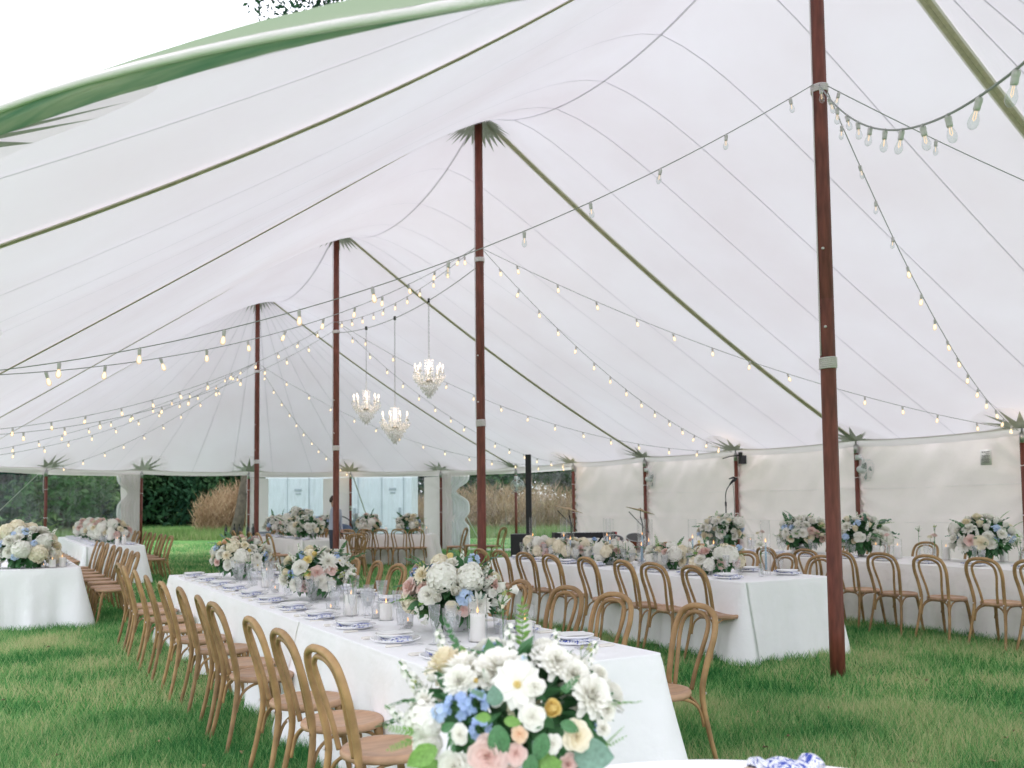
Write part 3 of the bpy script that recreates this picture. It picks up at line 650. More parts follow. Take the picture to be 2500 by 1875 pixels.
# propane tank, tub and guy straps
o = thing('propane_tank', (-5.35, 32, 0), 0, 'grey gas tank standing outside the clear wall right of the third centre pole', 'gas tank')
mb = MB(); mb.lathe([(0, .02), (.20, .02), (.22, .10), (.22, .85), (.18, 1.0), (.08, 1.06), (0, 1.07)], 20); obj('tank', mb, mat('tank_grey', (.28, .36, .38, 1), .4), o)
mb = MB(); mb.lathe([(.11, 1.04), (.13, 1.2), (.12, 1.24)], 14); mb.tube([(0, 0, 1.05), (0, 0, 1.18)], .03, 8); obj('valve_guard', mb, M_steel, o)
o = thing('tub', (-5.75, 31, 0), 0, 'dark blue round tub with a bent handle outside the clear wall', 'tub')
mb = MB(); mb.lathe([(0, .0), (.28, .0), (.40, .30), (.46, .72), (.47, .74), (.44, .73), (.3, .25), (0, .2)], 22); mb.lathe([(.44, .72), (.36, .84), (.2, .9), (0, .92)], 22); obj('body', mb, mat('tub_blue', (.06, .09, .16, 1), .6), o)
mb = MB(); mb.tube([(.45*math.cos(a), 0, .74+.42*math.sin(a)) for a in [PI*k/14 for k in range(15)]], .018, 6); obj('handle', mb, M_black, o)
def guy(i, out, label, side=0):
    s, t = EP[i]; p = ST(s, t, 2.62); c = ST(S3/2, 0, 2.62); v = (p-c); v = Vector((p.x-ST(min(max(s, 0), S3), 0).x, p.y-ST(min(max(s, 0), S3), 0).y, 0)).normalized()
    e = ST(s, t, 0)+v*out+Vector((-v.y, v.x, 0))*side; mb = MB(); a = strip([p+v*.1-p, e-p], .05, Vector((-v.y, v.x, 0))); mb.add(*a); 
    mb2 = MB(); mb2.tube([e-p+Vector((0, 0, -.02)), e-p+Vector((0, 0, -.02))+v*.03+Vector((0, 0, .5))], .018, 8)
    o = thing('guy_strap', p, 0, label, 'guy strap', 'guy straps outside the tent'); obj('strap', mb, M_rope, o); obj('stake', mb2, M_steel, o)
GL = {1: 'near right', 2: 'right', 3: 'right of the microphone stand', 4: 'right behind the cymbals'}
guy(11, 2.2, 'white guy strap running down to the ground behind the left clear wall', 1.2)
guy(8, 2.4, 'grey guy strap sloping down in front of the trailer doors'); guy(9, 2.2, 'pale guy strap behind the farthest centre pole'); guy(10, 2.2, 'pale guy strap left of the open bay, outside')
guy(7, 2.2, 'pale guy strap outside the gathered far curtain')

# ================================================================ STRING LIGHTS
def bulb_meshes():
    a = MB(); a.lathe([(0, .0), (.010, .0), (.016, -.006), (.017, -.022), (.0145, -.026), (.0155, -.03), (.0155, -.048), (.013, -.056), (0, -.056)], 12); a.tube([(0, 0, .012), (0, 0, -.004)], .006, 6)
    b = MB(); b.lathe([(.012, -.054), (.013, -.066), (.019, -.080), (.024, -.098), (.0235, -.112), (.018, -.127), (.009, -.135), (.001, -.137)], 14)
    c = MB(); c.lathe([(.001, -.062), (.008, -.066), (.0125, -.080), (.0155, -.098), (.0125, -.115), (.001, -.123)], 8)
    d_ = MB(); d_.tube([(-.004, 0, -.058), (-.006, 0, -.09), (0, 0, -.10), (.006, 0, -.09), (.004, 0, -.058)], .0022, 4)
    return a.mesh('bulb_socket', M_sock), b.mesh('bulb', G_bulb), c.mesh('filament', E_bulb), d_.mesh('filament', E_dim), b.mesh('bulb', G_lit)
BM = bulb_meshes()
def string(A, B, sag, label, sp=.62, first=.3, lit=lambda q: True, r=.0045, scale=.98, glow=0.):
    A, B = Vector(A), Vector(B); o = thing('string_light', A, 0, label, 'string lights', 'bulb strings between the poles')
    f = lambda u: (B-A)*u-Vector((0, 0, 4*sag*u*(1-u))); N_ = 60; pts = [f(i/N_) for i in range(N_+1)]
    mb = MB(); mb.tube(pts, r, 5); obj('cable', mb, M_cable, o)
    ln = sum((pts[i+1]-pts[i]).length for i in range(N_)); x = first; q = 0
    acc = [0]
    for i in range(N_): acc.append(acc[-1]+(pts[i+1]-pts[i]).length)
    while x < ln-.15:
        i = max(k for k in range(N_+1) if acc[k] <= x); i = min(i, N_-1); u = (x-acc[i])/(acc[i+1]-acc[i]); p = pts[i].lerp(pts[i+1], u); t = (pts[i+1]-pts[i]).normalized()
        rot = (random.uniform(-.2, .2), random.uniform(-.2, .2)+.15, random.random()*6)
        so_ = link('bulb_socket', BM[0], o, p-Vector((0, 0, .004)), rot, (scale,)*3)
        link('bulb', BM[4] if lit(q) else BM[1], so_); link('filament', BM[2] if lit(q) else BM[3], so_)
        x += .92*sp*random.uniform(.93, 1.07); q += 1
    if glow:
        pl = bpy.data.lights.new('bulb_light', 'POINT'); pl.energy = glow; pl.color = (1, .66, .34); pl.shadow_soft_size = .04; lo = link('bulb_light', pl, o, p+Vector((0, 0, -.12)))
    return o
HP = [5.24, 5.39, 5.42, 5.44]
def PT(k, a=0.): return ST(L*k+.0, 0, HP[k])+Vector((-.07+a, -.05, 0))
def SR(k): return ST(k*L, WR-.1, 2.62)
def SL(k): return ST(k*L, -WL+.1, 2.62)
pn = ['closest centre pole', 'second centre pole', 'third centre pole', 'farthest centre pole']
string(PT(0), SL(.5), .50, 'bulb string from the closest centre pole down to the left, passing before the second', .74, .25, lit=lambda q: q > 5)
string(PT(0, .1), SR(.5), .50, 'bulb string from the closest centre pole to the right picture edge side pole', .62, .5, lit=lambda q: q > 3, glow=2.2)
string(PT(0, .1), SR(-.5), .35, 'long shallow bulb string crossing the top right corner of the picture', 1.1, .15, lit=lambda q: False)
_nr = end_eave(R(128), True)
string(PT(0, .05), ST(_nr[0], _nr[1], 3.05), .58, 'sagging unlit string of the largest bulbs near the camera at top right', .50, .12, lit=lambda q: False, r=.0065, scale=1.0)
string(PT(1), SL(.5), .45, 'bulb string from the second centre pole to the left picture edge', .66, .45)
string(PT(1), PT(2), .25, 'short bulb string between the second and third centre poles', .62, .35)
string(PT(1, .1), SR(1.5), .45, 'steeper bulb string from the second centre pole to the microphone stand side pole', .62, .5, glow=2.2)
string(PT(1, .1), SR(.5), .35, 'long bulb string from the second centre pole behind the closest one', .72, .6)
string(PT(2), SL(1.5), .45, 'bulb string from the third centre pole to the left picture edge, upper of two', .68, .5)
string(PT(2)-Vector((0, 0, .2)), SL(1.5)-Vector((0, 0, .05)), .50, 'bulb string from the third centre pole to the left picture edge, lower of two', .68, .8)
string(PT(2, .1), SR(2.5), .65, 'bulb string from the third centre pole to the speaker column side pole', .66, .5, glow=2.2)
string(PT(2, .1), SR(1.5), .68, 'bulb string from the third centre pole passing behind the chandeliers', .72, .7)
string(PT(3), SL(2.5), .30, 'bulb string from the farthest centre pole to the left, uppermost of three', .66, .5)
string(PT(3), SL(2.5)-Vector((0, 0, .08)), .45, 'bulb string from the farthest centre pole to the left, second of three', .68, .8)
string(PT(3), ST(*EP[11])+Vector((0, 0, 2.58)), .40, 'bulb string from the farthest centre pole to the side pole by the guy strap', .7, .6)
string(PT(3, .1), ST(*EP[8])+Vector((0, 0, 2.58)), .42, 'bulb string from the farthest centre pole to the control box side pole', .62, .5, glow=2.2)
string(PT(3, .1), SR(2.5)-Vector((0, 0, .05)), .75, 'lowest bulb string from the farthest centre pole to the speaker column side pole', .75, .9)

# ================================================================ CHANDELIERS
A_, B_ = ST(L, 0, 5.14), ST(2*L, 0, 5.2)
def rope_z(s):
    u = (s-L)/L; return (A_.z*(1-u)+B_.z*u)-4*.24*u*(1-u)
mb = MB(); mb.tube([ST(L+L*i/40, 0, rope_z(L+L*i/40))-A_ for i in range(41)], .007, 5); o = obj('rope_line', mb, M_cable, loc=A_); tag(o, 'thin rope between two centre poles carrying the three chandeliers', 'rope')
def chandelier_parts():
    P = {}
    mb = MB(); mb.tube([(0, 0, 0), (0, 0, .10), (0, 0, .40)], [.02, .035, .018], 10); mb.lathe([(.012, -.0), (.04, .01), (.045, .03), (.02, .05)], 12); P['column'] = mb.mesh('column', G_crystal)
    mb = MB(); mb.lathe([(.0, .005), (.05, .0), (.055, .02), (.03, .045), (.012, .05)], 14); P['hub'] = mb.mesh('hub', mat('antique_silver', (.25, .22, .18, 1), .35, metal=.8))
    mb = MB(); mb.tube([(0, 0, .03), (.08, 0, -.02), (.16, 0, -.01), (.20, 0, .06), (.185, 0, .12), (.20, 0, .15)], .008, 6); mb.lathe([(0, .15), (.03, .155), (.034, .17), (.01, .165)], 10, c=(.20, 0, 0)); P['arm'] = mb.mesh('arm', G_crystal)
    mb = MB(); mb.lathe([(.010, .16), (.010, .24), (0, .24)], 8, c=(.20, 0, 0)); P['tube'] = mb.mesh('candle_sleeve', M_wax)
    mb = MB(); mb.lathe([(.003, .24), (.011, .255), (.014, .275), (.009, .30), (.001, .325)], 8, c=(.20, 0, 0)); P['lamp'] = mb.mesh('lamp', E_candle)
    mb = MB(); g = random.Random(3)
    def drop(x, y, z, s=1.0): mb.add([(x, y, z), (x+.006*s, y, z-.014*s), (x, y+.006*s, z-.014*s), (x-.006*s, y, z-.014*s), (x, y-.006*s, z-.014*s), (x, y, z-.034*s)], [(0, 1, 2), (0, 2, 3), (0, 3, 4), (0, 4, 1), (5, 2, 1), (5, 3, 2), (5, 4, 3), (5, 1, 4)])
    for k in range(16):
        a = 2*PI*k/16
        for j in range(9): u = j/8; r = .20*(1-u)+.05*u+.03*math.sin(u*PI)*-1; drop(r*math.cos(a), r*math.sin(a), .14-.16*math.sin(u*PI)*.6-.12*u, .9)
        for j in range(7): u = j/6; drop((.06+.0*u)*math.cos(a), .06*math.sin(a), .40-.30*u, .8)
    for ring, (r, z, n) in enumerate(((.235, .13, 24), (.21, .09, 24), (.17, .02, 22), (.13, -.05, 20), (.10, -.10, 16), (.065, -.15, 12), (.03, -.19, 8))):
        for k in range(n): a = 2*PI*(k+.5*(ring % 2))/n; [drop(r*q_*math.cos(a+j_), r*q_*math.sin(a+j_), z-w_+g.uniform(-.02, .02), 1.5) for q_, j_, w_ in ((1, 0, 0), (.94, .1, .05), (.8, -.08, .02), (.62, .05, .035))]
    P['drops'] = mb.mesh('crystal_drops', G_crystal, smooth=False)
    mb = MB(); mb.lathe([(0, 0), (.018, -.01), (.024, -.03), (.018, -.05), (0, -.058)], 12, c=(0, 0, -.21)); P['ball'] = mb.mesh('crystal_ball', G_crystal)
    return P
CP = chandelier_parts()
def chandelier(s, ztop, zbot, label, rz):
    p = ST(s, 0, 0); H_ = ztop-zbot; sc = H_/.68; z0 = zbot+.27*sc; o = thing('chandelier', (p.x, p.y, z0), rz, label, 'chandelier', 'crystal chandeliers'); hz_ = rope_z(s)-z0
    mb = MB(); z = .40*sc; k = 0
    while z < hz_-.02:
        pts = [(.011*math.cos(a)*(1 if k % 2 else 0), .011*math.cos(a)*(0 if k % 2 else 1), z+.02+.02*math.sin(a)) for a in [2*PI*i/8 for i in range(8)]]; mb.tube(pts, .0035, 4, closed=True); z += .033; k += 1
    tag(obj('chain', mb, M_steel, o), kind='stuff')
    mb = MB(); mb.box((0, 0, hz_), (.018, .018, .035)); obj('clamp', mb, M_clampm, o, smooth=False)
    S = (sc*1.22, sc*1.22, sc)
    link('column', CP['column'], o, sc=S); link('hub', CP['hub'], o, sc=S); link('crystal_ball', CP['ball'], o, sc=S); tag(link('crystal_drops', CP['drops'], o, sc=S), kind='stuff')
    pl = bpy.data.lights.new('chandelier_light', 'POINT'); pl.energy = 12; pl.color = (1, .80, .62); pl.shadow_soft_size = .18; link('chandelier_light', pl, o, (0, 0, .30*sc))
    for k in range(8):
        a = link('arm', CP['arm'], o, rot=(0, 0, k*PI/4), sc=S); link('candle_sleeve', CP['tube'], a); link('lamp', CP['lamp'], a)
chandelier(8.50, 3.97, 3.32, 'crystal chandelier hanging highest, rightmost of the three', .2)
chandelier(10.0, 3.30, 2.64, 'crystal chandelier hanging lowest, between the other two', .5)
chandelier(11.47, 3.78, 3.11, 'crystal chandelier at middle height, leftmost of the three', .9)

# ================================================================ CHAIRS
def smooth_path(P, n=6):
    out = []; P = [Vector(p) for p in P]
    for i in range(len(P)-1):
        a = P[max(i-1, 0)]; b = P[i]; c = P[i+1]; d = P[min(i+2, len(P)-1)]
        for k in range(n):
            t = k/n; out.append(.5*((2*b)+(c-a)*t+(2*a-5*b+4*c-d)*t*t+(3*b-a-3*c+d)*t**3))
    out.append(P[-1]); return out
def chair_data():
    D = {}
    leg = [(.205, -.285, 0), (.185, -.235, .22), (.165, -.205, .44), (.178, -.235, .62), (.192, -.275, .76), (.165, -.305, .862), (.09, -.318, .905), (0, -.322, .915)]
    full = leg+[(-x, y, z) for x, y, z in leg[-2::-1]]
    p = smooth_path(full, 6); mb = MB(); N_ = len(p); rad = [.0125+.0055*min(1, min(i, N_-1-i)/14) for i in range(N_)]; mb.tube(p, rad, 9)
    D['back_frame'] = mb.mesh('back_frame', M_wood)
    inn = [(.082, -.190, .455), (.095, -.218, .58), (.125, -.262, .74), (.118, -.292, .83), (.06, -.306, .872), (0, -.309, .880)]
    full = inn+[(-x, y, z) for x, y, z in inn[-2::-1]]; mb = MB(); mb.tube(smooth_path(full, 6), .0132, 8); D['inner_hoop'] = mb.mesh('inner_hoop', M_wood)
    mb = MB(); n = 28
    def outl(r, z):
        o = []
        for k in range(n):
            a = 2*PI*k/n; x, y = math.sin(a), math.cos(a); w = r*(1-.07*(y < 0)*(-y)); o.append((x*w, y*r*1.0-(.0), z))
        return o
    v = []
    for r, z in ((.175, .425), (.203, .428), (.208, .442), (.206, .456), (.198, .462), (.172, .461), (.168, .4575), (.08, .453)): v += outl(r, z)
    f = [(i*n+k, i*n+(k+1) % n, (i+1)*n+(k+1) % n, (i+1)*n+k) for i in range(7) for k in range(n)]; f.append(tuple(range(n))[::-1]); f.append(tuple(7*n+k for k in range(n)))
    mb.add(v, f); D['seat'] = mb.mesh('seat', M_seat)
    for sx, nm in ((1, 'a'), (-1, 'b')):
        mb = MB(); mb.tube(smooth_path([(sx*.145, .125, .43), (sx*.158, .150, .30), (sx*.165, .175, .15), (sx*.172, .205, 0)], 4), [.018]*5+[.0165]*4+[.0145]*3+[.0125], 9); D['leg'+nm] = mb.mesh('leg', M_wood)
        mb = MB(); mb.tube(smooth_path([(sx*.168, -.212, .27), (sx*.165, -.175, .37), (sx*.158, -.10, .418), (sx*.155, 0, .424), (sx*.153, .08, .415), (sx*.155, .125, .37), (sx*.160, .148, .28)], 4), .0088, 7); D['side'+nm] = mb.mesh('brace', M_wood)
        mb = MB(); mb.lathe([(0, .006), (.006, .005), (.008, 0), (.006, -.001)], 8); D['bolt'] = mb.mesh('bolt', M_rope)
    for y0, nm in ((-.205, 'r'), (.14, 'f')):
        mb = MB(); mb.tube(smooth_path([(-.165, y0-.005, .26), (-.15, y0+.01, .36), (-.09, y0+.03, .415), (0, y0+.035, .424), (.09, y0+.03, .415), (.15, y0+.01, .36), (.165, y0-.005, .26)], 4), .0088, 7); D['arch'+nm] = mb.mesh('brace', M_wood)
    return D
CDt = chair_data()
def build_chair():
    o = thing('bentwood_chair', (0, 0, 0), 0, 'x', 'chair')
    link('back_frame', CDt['back_frame'], o); link('inner_hoop', CDt['inner_hoop'], o); link('seat', CDt['seat'], o)
    for k in ('lega', 'legb'): link('leg', CDt[k], o)
    for k in ('sidea', 'sideb', 'archr', 'archf'): link('brace', CDt[k], o)
    for sx in (1, -1): link('bolt', CDt['bolt'], o, (sx*.166, -.226, .445), (PI/2, 0, 0))
    return o
CH0 = build_chair(); CH_USED = [False]
def chair(s, t, ang, label, group):
    """ang: 'R' faces +t, 'L' faces -t, number = rz"""
    rz = (TH-PI/2 if ang == 'R' else TH+PI/2) if isinstance(ang, str) else ang
    rz += random.uniform(-.09, .09); p = ST(s, t, 0)+Vector((random.uniform(-.02, .02), random.uniform(-.03, .03), 0))
    if not CH_USED[0]:
        CH_USED[0] = True; CH0.location = p; CH0.rotation_euler = (0, 0, rz); tag(CH0, label, None, group); return CH0
    return dup(CH0, p, rz, label, group)

# ================================================================ TABLES AND CLOTHS
def cloth(name, s0, s1, t0, t1, label, mt=M_cloth, ztop=.758, seed=1, flare=.05, rot=None, center=None, group='white tablecloths', nfold=1.0, hem=.012):
    """draped cloth over a rectangle in tent coordinates"""
    g = random.Random(seed); w, l = (t1-t0)/2, (s1-s0)/2; cs, ct = (s0+s1)/2, (t0+t1)/2; r = .03
    P = []; 
    def seg(ax, ay, bx, by, nx_, ny_):
        Ln = math.hypot(bx-ax, by-ay); n = max(8, int(Ln/.035))
        for k in range(n): u = k/n; P.append((ax+(bx-ax)*u, ay+(by-ay)*u, nx_, ny_, min(u, 1-u)*Ln))
    def corner(cx, cy, a0):
        for k in range(7): a = a0+PI/2*k/6; P.append((cx+r*math.cos(a), cy+r*math.sin(a), math.cos(a), math.sin(a), 0.))
    seg(w, -l+r, w, l-r, 1, 0); corner(w-r, l-r, 0); seg(w-r, l, -w+r, l, 0, 1); corner(-w+r, l-r, PI/2); seg(-w, l-r, -w, -l+r, -1, 0); corner(-w+r, -l+r, PI); seg(-w+r, -l, w-r, -l, 0, -1); corner(w-r, -l+r, 1.5*PI)
    acc = 0; pr = None; prof = []
    f1, f2, f3 = [g.uniform(0, 6) for _ in range(3)]
    rows = [0, .004, .015, .04, .09, .16, .25, .36, .48, .6, .72, .84, .93, 1.0]; v = []; f = []; n = len(P)
    for b, vv in enumerate(rows):
        acc = 0
        for k, (x, y, nx_, ny_, dc) in enumerate(P):
            if k: acc += math.hypot(x-P[k-1][0], y-P[k-1][1])
            q = acc; 
            fold = .55*math.sin(q*7.3*nfold+f1+.9*math.sin(q*1.3+f2))+.45*math.sin(q*13.7*nfold+f2+1.2*math.sin(q*2.1))+.25*math.sin(q*29+f3)
            amp = .065*vv**1.2*(1-.5*math.exp(-dc*4)); crn = math.exp(-(dc/.15)**2)
            off = flare*vv**1.15+.004*math.sin(q*3+f3)*vv+amp*fold+crn*(.10*vv**1.3)+.013*(1-math.exp(-vv*30))
            off += .02*math.exp(-(dc/.22)**2)*math.sin(vv*2.8)*vv
            z = ztop*(1-vv)+(hem+.010*math.sin(q*5+f1)+.006*math.sin(q*17)-.010*crn)*vv
            if b == 1: off = .006; z = ztop-.002
            if b == 0: off = 0; z = ztop
            v.append((x+nx_*off, y+ny_*off, z))
    for b in range(len(rows)-1):
        for k in range(n): f.append((b*n+k, b*n+(k+1) % n, (b+1)*n+(k+1) % n, (b+1)*n+k))
    f.append(tuple(range(n)))
    mb = MB(); mb.add(v, f[:-1]); mb.add([(q[0], q[1], q[2]) for q in v[:n]], [tuple(range(n))])
    c = ST(cs, ct, 0); o = obj(name, mb, mt, loc=c, rot=(0, 0, TH if rot is None else rot))
    if center: o.location = center
    return tag(o, label, 'tablecloth', group)
def table(s0, s1, t0, t1, label, rot=None, center=None):
    c = center if center else ST((s0+s1)/2, (t0+t1)/2, 0); o = thing('banquet_table', c, TH if rot is None else rot, label, 'table', 'banquet tables under cloths'); w, l = (t1-t0)/2-.015, (s1-s0)/2-.015
    mb = MB(); mb.box((0, 0, .73), (w, l, .018)); obj('tabletop', mb, M_ply, o, smooth=False)
    for x in (-1, 1):
        for y in (-1, 1): mb = MB(); mb.tube([(x*(w-.08), y*(l-.12), 0), (x*(w-.08), y*(l-.12), .712)], .022, 8); obj('leg', mb, M_ply, o)
TA = (-1.94, 5.45, -4.62, -3.46); TB = (.92, 6.0, -.20, 1.02); TC = (-1.6, 6.2, 3.15, 4.45); TL1 = (7.6, 13.5, -6.45, -5.36); TL2 = (14.45, 22.0, -4.72, -3.62)
TM1 = (14.3, 18.9, -.42, .62)
table(*TA, 'long foreground table hidden under its white cloths'); cloth('tablecloth', TA[0]+2.2, TA[1], TA[2], TA[3], 'white cloth over the far part of the long foreground table', seed=3)
cloth('tablecloth', TA[0], .40, TA[2]-.012, TA[3]+.012, 'white cloth over the near end of the long foreground table', ztop=.763, seed=4, flare=.06)
table(*TB, 'middle table with the tall taper candles, under its cloth'); cloth('tablecloth', *TB, 'white cloth of the middle table beside the closest centre pole', M_cloth, seed=8, flare=.045)
table(*TC, 'right table along the white walls, under its cloth'); cloth('tablecloth', *TC, 'ivory white cloth of the table along the white walls', M_cloth2, seed=12)
table(*TL1, 'left front table at the picture edge, under its cloth'); cloth('tablecloth', *TL1, 'white cloth of the left front table at the picture edge', seed=15, flare=.06)
table(*TL2, 'left rear table near the open bay, under its cloth'); cloth('tablecloth', *TL2, 'white cloth of the left rear table near the open bay', seed=17)
table(*TM1, 'back centre table between the third and farthest centre poles, under its cloth'); cloth('tablecloth', *TM1, 'ivory cloth of the back centre table behind the third centre pole', M_cloth2, seed=21)
# far table standing crosswise in front of the trailer and the bar table beyond
ca, cb = ST(15.95, 3.42), ST(15.60, 4.16); ux = (cb-ca).normalized(); R2L = 3.6; R2W = .85
uy = Vector((-ux.y, ux.x, 0)); 
lx = (Vector((-3.69, 23.93, 0))-Vector((-2.07, 23.75, 0))).normalized(); ly = Vector((-lx.y, lx.x, 0)); 
if ly.y < 0: ly = -ly
RC = Vector((-2.07, 23.75, 0))+lx*(R2L/2)+ly*(R2W/2); RR = math.atan2(-ly.x, ly.y)
table(-R2W/2, R2W/2, -R2L/2, R2L/2, 'far table set crosswise before the clear wall, under its cloth', RR, RC)
cloth('tablecloth', -R2W/2, R2W/2, -R2L/2, R2L/2, 'pale cloth of the far crosswise table before the clear wall', M_cloth2, seed=25, rot=RR, center=RC)
M_grey = mat('grey_blue_cloth', (.22, .26, .30, 1), .9, bump=.3, bscale=8)
BC = Vector((-6.35, 28.0, 0)); BR = .25
table(-.4, .4, -1.25, 1.25, 'bar table behind the third centre pole, under its cloth', BR, BC)
cloth('tablecloth', -.4, .4, -1.25, 1.25, 'grey blue cloth of the bar table behind the third centre pole', M_grey, seed=27, rot=BR, center=BC)
# round table in the foreground
RTc = Vector((.55, 2.03, 0)); RTr = .85
o = thing('round_table', RTc, 0, 'round table at the bottom edge, hidden under its white cloth', 'table'); mb = MB(); mb.lathe([(0, .71), (RTr-.02, .71), (RTr-.02, .748), (0, .748)], 40); obj('tabletop', mb, M_ply, o)
mb = MB(); mb.tube([(0, 0, 0), (0, 0, .71)], .04, 10); obj('pedestal', mb, M_ply, o)
mb = MB(); v = []; n = 120; prof = [(0, 0)]+[(RTr-.02, 0), (RTr, -.004), (RTr+.008, -.02), (RTr+.015, -.06)]+[(RTr+.02+.08*k/8, -.06-.68*k/8) for k in range(1, 9)]
for r, z in prof[1:]:
    for k in range(n): a = 2*PI*k/n; fo = .035*max(0, (-z-.03))/.7*(math.sin(a*17+math.sin(a*3))+.5*math.sin(a*31)); v.append(((r+fo)*math.cos(a), (r+fo)*math.sin(a), .754+z))
mb.add(v, [(i*n+k, i*n+(k+1) % n, (i+1)*n+(k+1) % n, (i+1)*n+k) for i in range(len(prof)-2) for k in range(n)]); mb.add(v[:n], [tuple(range(n))])
tag(obj('tablecloth', mb, M_cloth, loc=RTc), 'white round cloth whose curved edge shows at the bottom of the picture', 'tablecloth', 'white tablecloths')

# ---- chairs round the tables
SA_L = [-1.80, -1.16, -.58, .36, .84, 1.6, 2.26, 3.05, 3.85, 4.65, 5.3]
for i, s in enumerate(SA_L): chair(s, -4.86-.01, 'R', 'bentwood chair, %s from the near end on the left side of the long foreground table' % ORD[i], 'chairs on the left side of the foreground table')
SA_R = [-1.42, -.66, -.04, .70, 1.25, 1.9, 2.5, 3.1, 3.75, 4.4, 5.0]
for i, s in enumerate(SA_R): chair(s, -3.09, 'L', 'bentwood chair, %s from the near end on the right side of the long foreground table' % ORD[i], 'chairs on the right side of the foreground table')
SB_L = [1.12, 1.72, 2.20, 2.92, 3.69, 4.3, 4.9, 5.43]
for i, s in enumerate(SB_L): chair(s, -.34, 'R', 'bentwood chair, %s from the near end on the left side of the middle candle table' % ORD[i], 'chairs on the left side of the middle table')
SB_R = [1.52, 2.1, 2.7, 3.3, 3.9, 4.5, 5.1]
for i, s in enumerate(SB_R): chair(s, 1.22, 'L', 'bentwood chair, %s from the near end on the right side of the middle candle table' % ORD[i], 'chairs on the right side of the middle table')
SC_L = [-.85, -.26, .29, .92, 1.53, 2.05, 2.65, 3.3, 3.95, 4.6, 5.3]
for i, s in enumerate(SC_L): chair(s, 2.76, 'R', 'bentwood chair, %s from the near end on the camera side of the white wall table' % ORD[i], 'chairs on the camera side of the right table')
SC_R = [-.4, .5, 1.3, 2.1, 2.9, 3.7, 4.5, 5.3]
for i, s in enumerate(SC_R): chair(s, 4.84, 'L', 'bentwood chair, %s from the near end on the wall side of the white wall table' % ORD[i], 'chairs on the wall side of the right table')
SL1 = [7.75, 8.2, 9.0, 9.7, 10.5, 11.3, 12.1, 12.9]
for i, s in enumerate(SL1): chair(s, -4.96, 'L', 'bentwood chair, %s from the near end on the right side of the left front table' % ORD[i], 'chairs of the left front table')
SL2 = [15.2, 15.95, 16.7, 17.45, 18.2, 18.95, 19.7, 20.45, 21.2]
for i, s in enumerate(SL2): chair(s, -4.98, 'R', 'bentwood chair, %s from the near end on the left side of the left rear table' % ORD[i], 'left side chairs of the left rear table')
for i, s in enumerate([14.9, 15.7, 16.4, 17.2, 18.0, 18.8, 19.6, 20.4]): chair(s, -3.33, 'L', 'bentwood chair, %s from the near end on the right side of the left rear table' % ORD[i], 'right side chairs of the left rear table')
for i, s in enumerate([14.7, 15.5, 16.3, 17.1, 17.9]): chair(s, -.75, 'R', 'bentwood chair, %s from the near end on the left side of the back centre table' % ORD[i], 'chairs of the back centre table')
for i, s in enumerate([15.0, 15.9, 16.8, 17.7]): chair(s, .92, 'L', 'bentwood chair, %s from the near end on the right side of the back centre table' % ORD[i], 'chairs of the back centre table')
for i in range(9):
    q = Vector((-2.07, 23.75, 0))+lx*(.25+.44*i)-ly*.30; p = q-Vector((P1[0], P1[1], 0)); chair(p.x*dX+p.y*dY, p.x*nX+p.y*nY, RR, 'bentwood chair, %s from the right on the camera side of the far crosswise table' % ORD[i], 'chairs of the far crosswise table')
for i, (dx_, dy_, rz) in enumerate(((.55, .2, 1.4), (.9, .9, 1.6), (1.5, .5, 1.2))):
    q = Vector((-2.07, 23.75, 0))-lx*dx_+ly*dy_; p = q-Vector((P1[0], P1[1], 0)); chair(p.x*dX+p.y*dY, p.x*nX+p.y*nY, RR+rz, 'bentwood chair at the right end of the far crosswise table, %s from the cloth' % ORD[i], 'chairs of the far crosswise table')
for i, (X, Y, rz) in enumerate(((-4.05, 21.5, .6), (-3.55, 20.6, 1.1), (-3.35, 19.9, .2))):
    p = Vector((X-P1[0], Y-P1[1], 0)); chair(p.x*dX+p.y*dY, p.x*nX+p.y*nY, rz, 'bentwood chair of the loose cluster right of the third centre pole, %s' % ('farthest' if i == 0 else ('middle one' if i == 1 else 'closest')), 'loose chairs by the third pole')

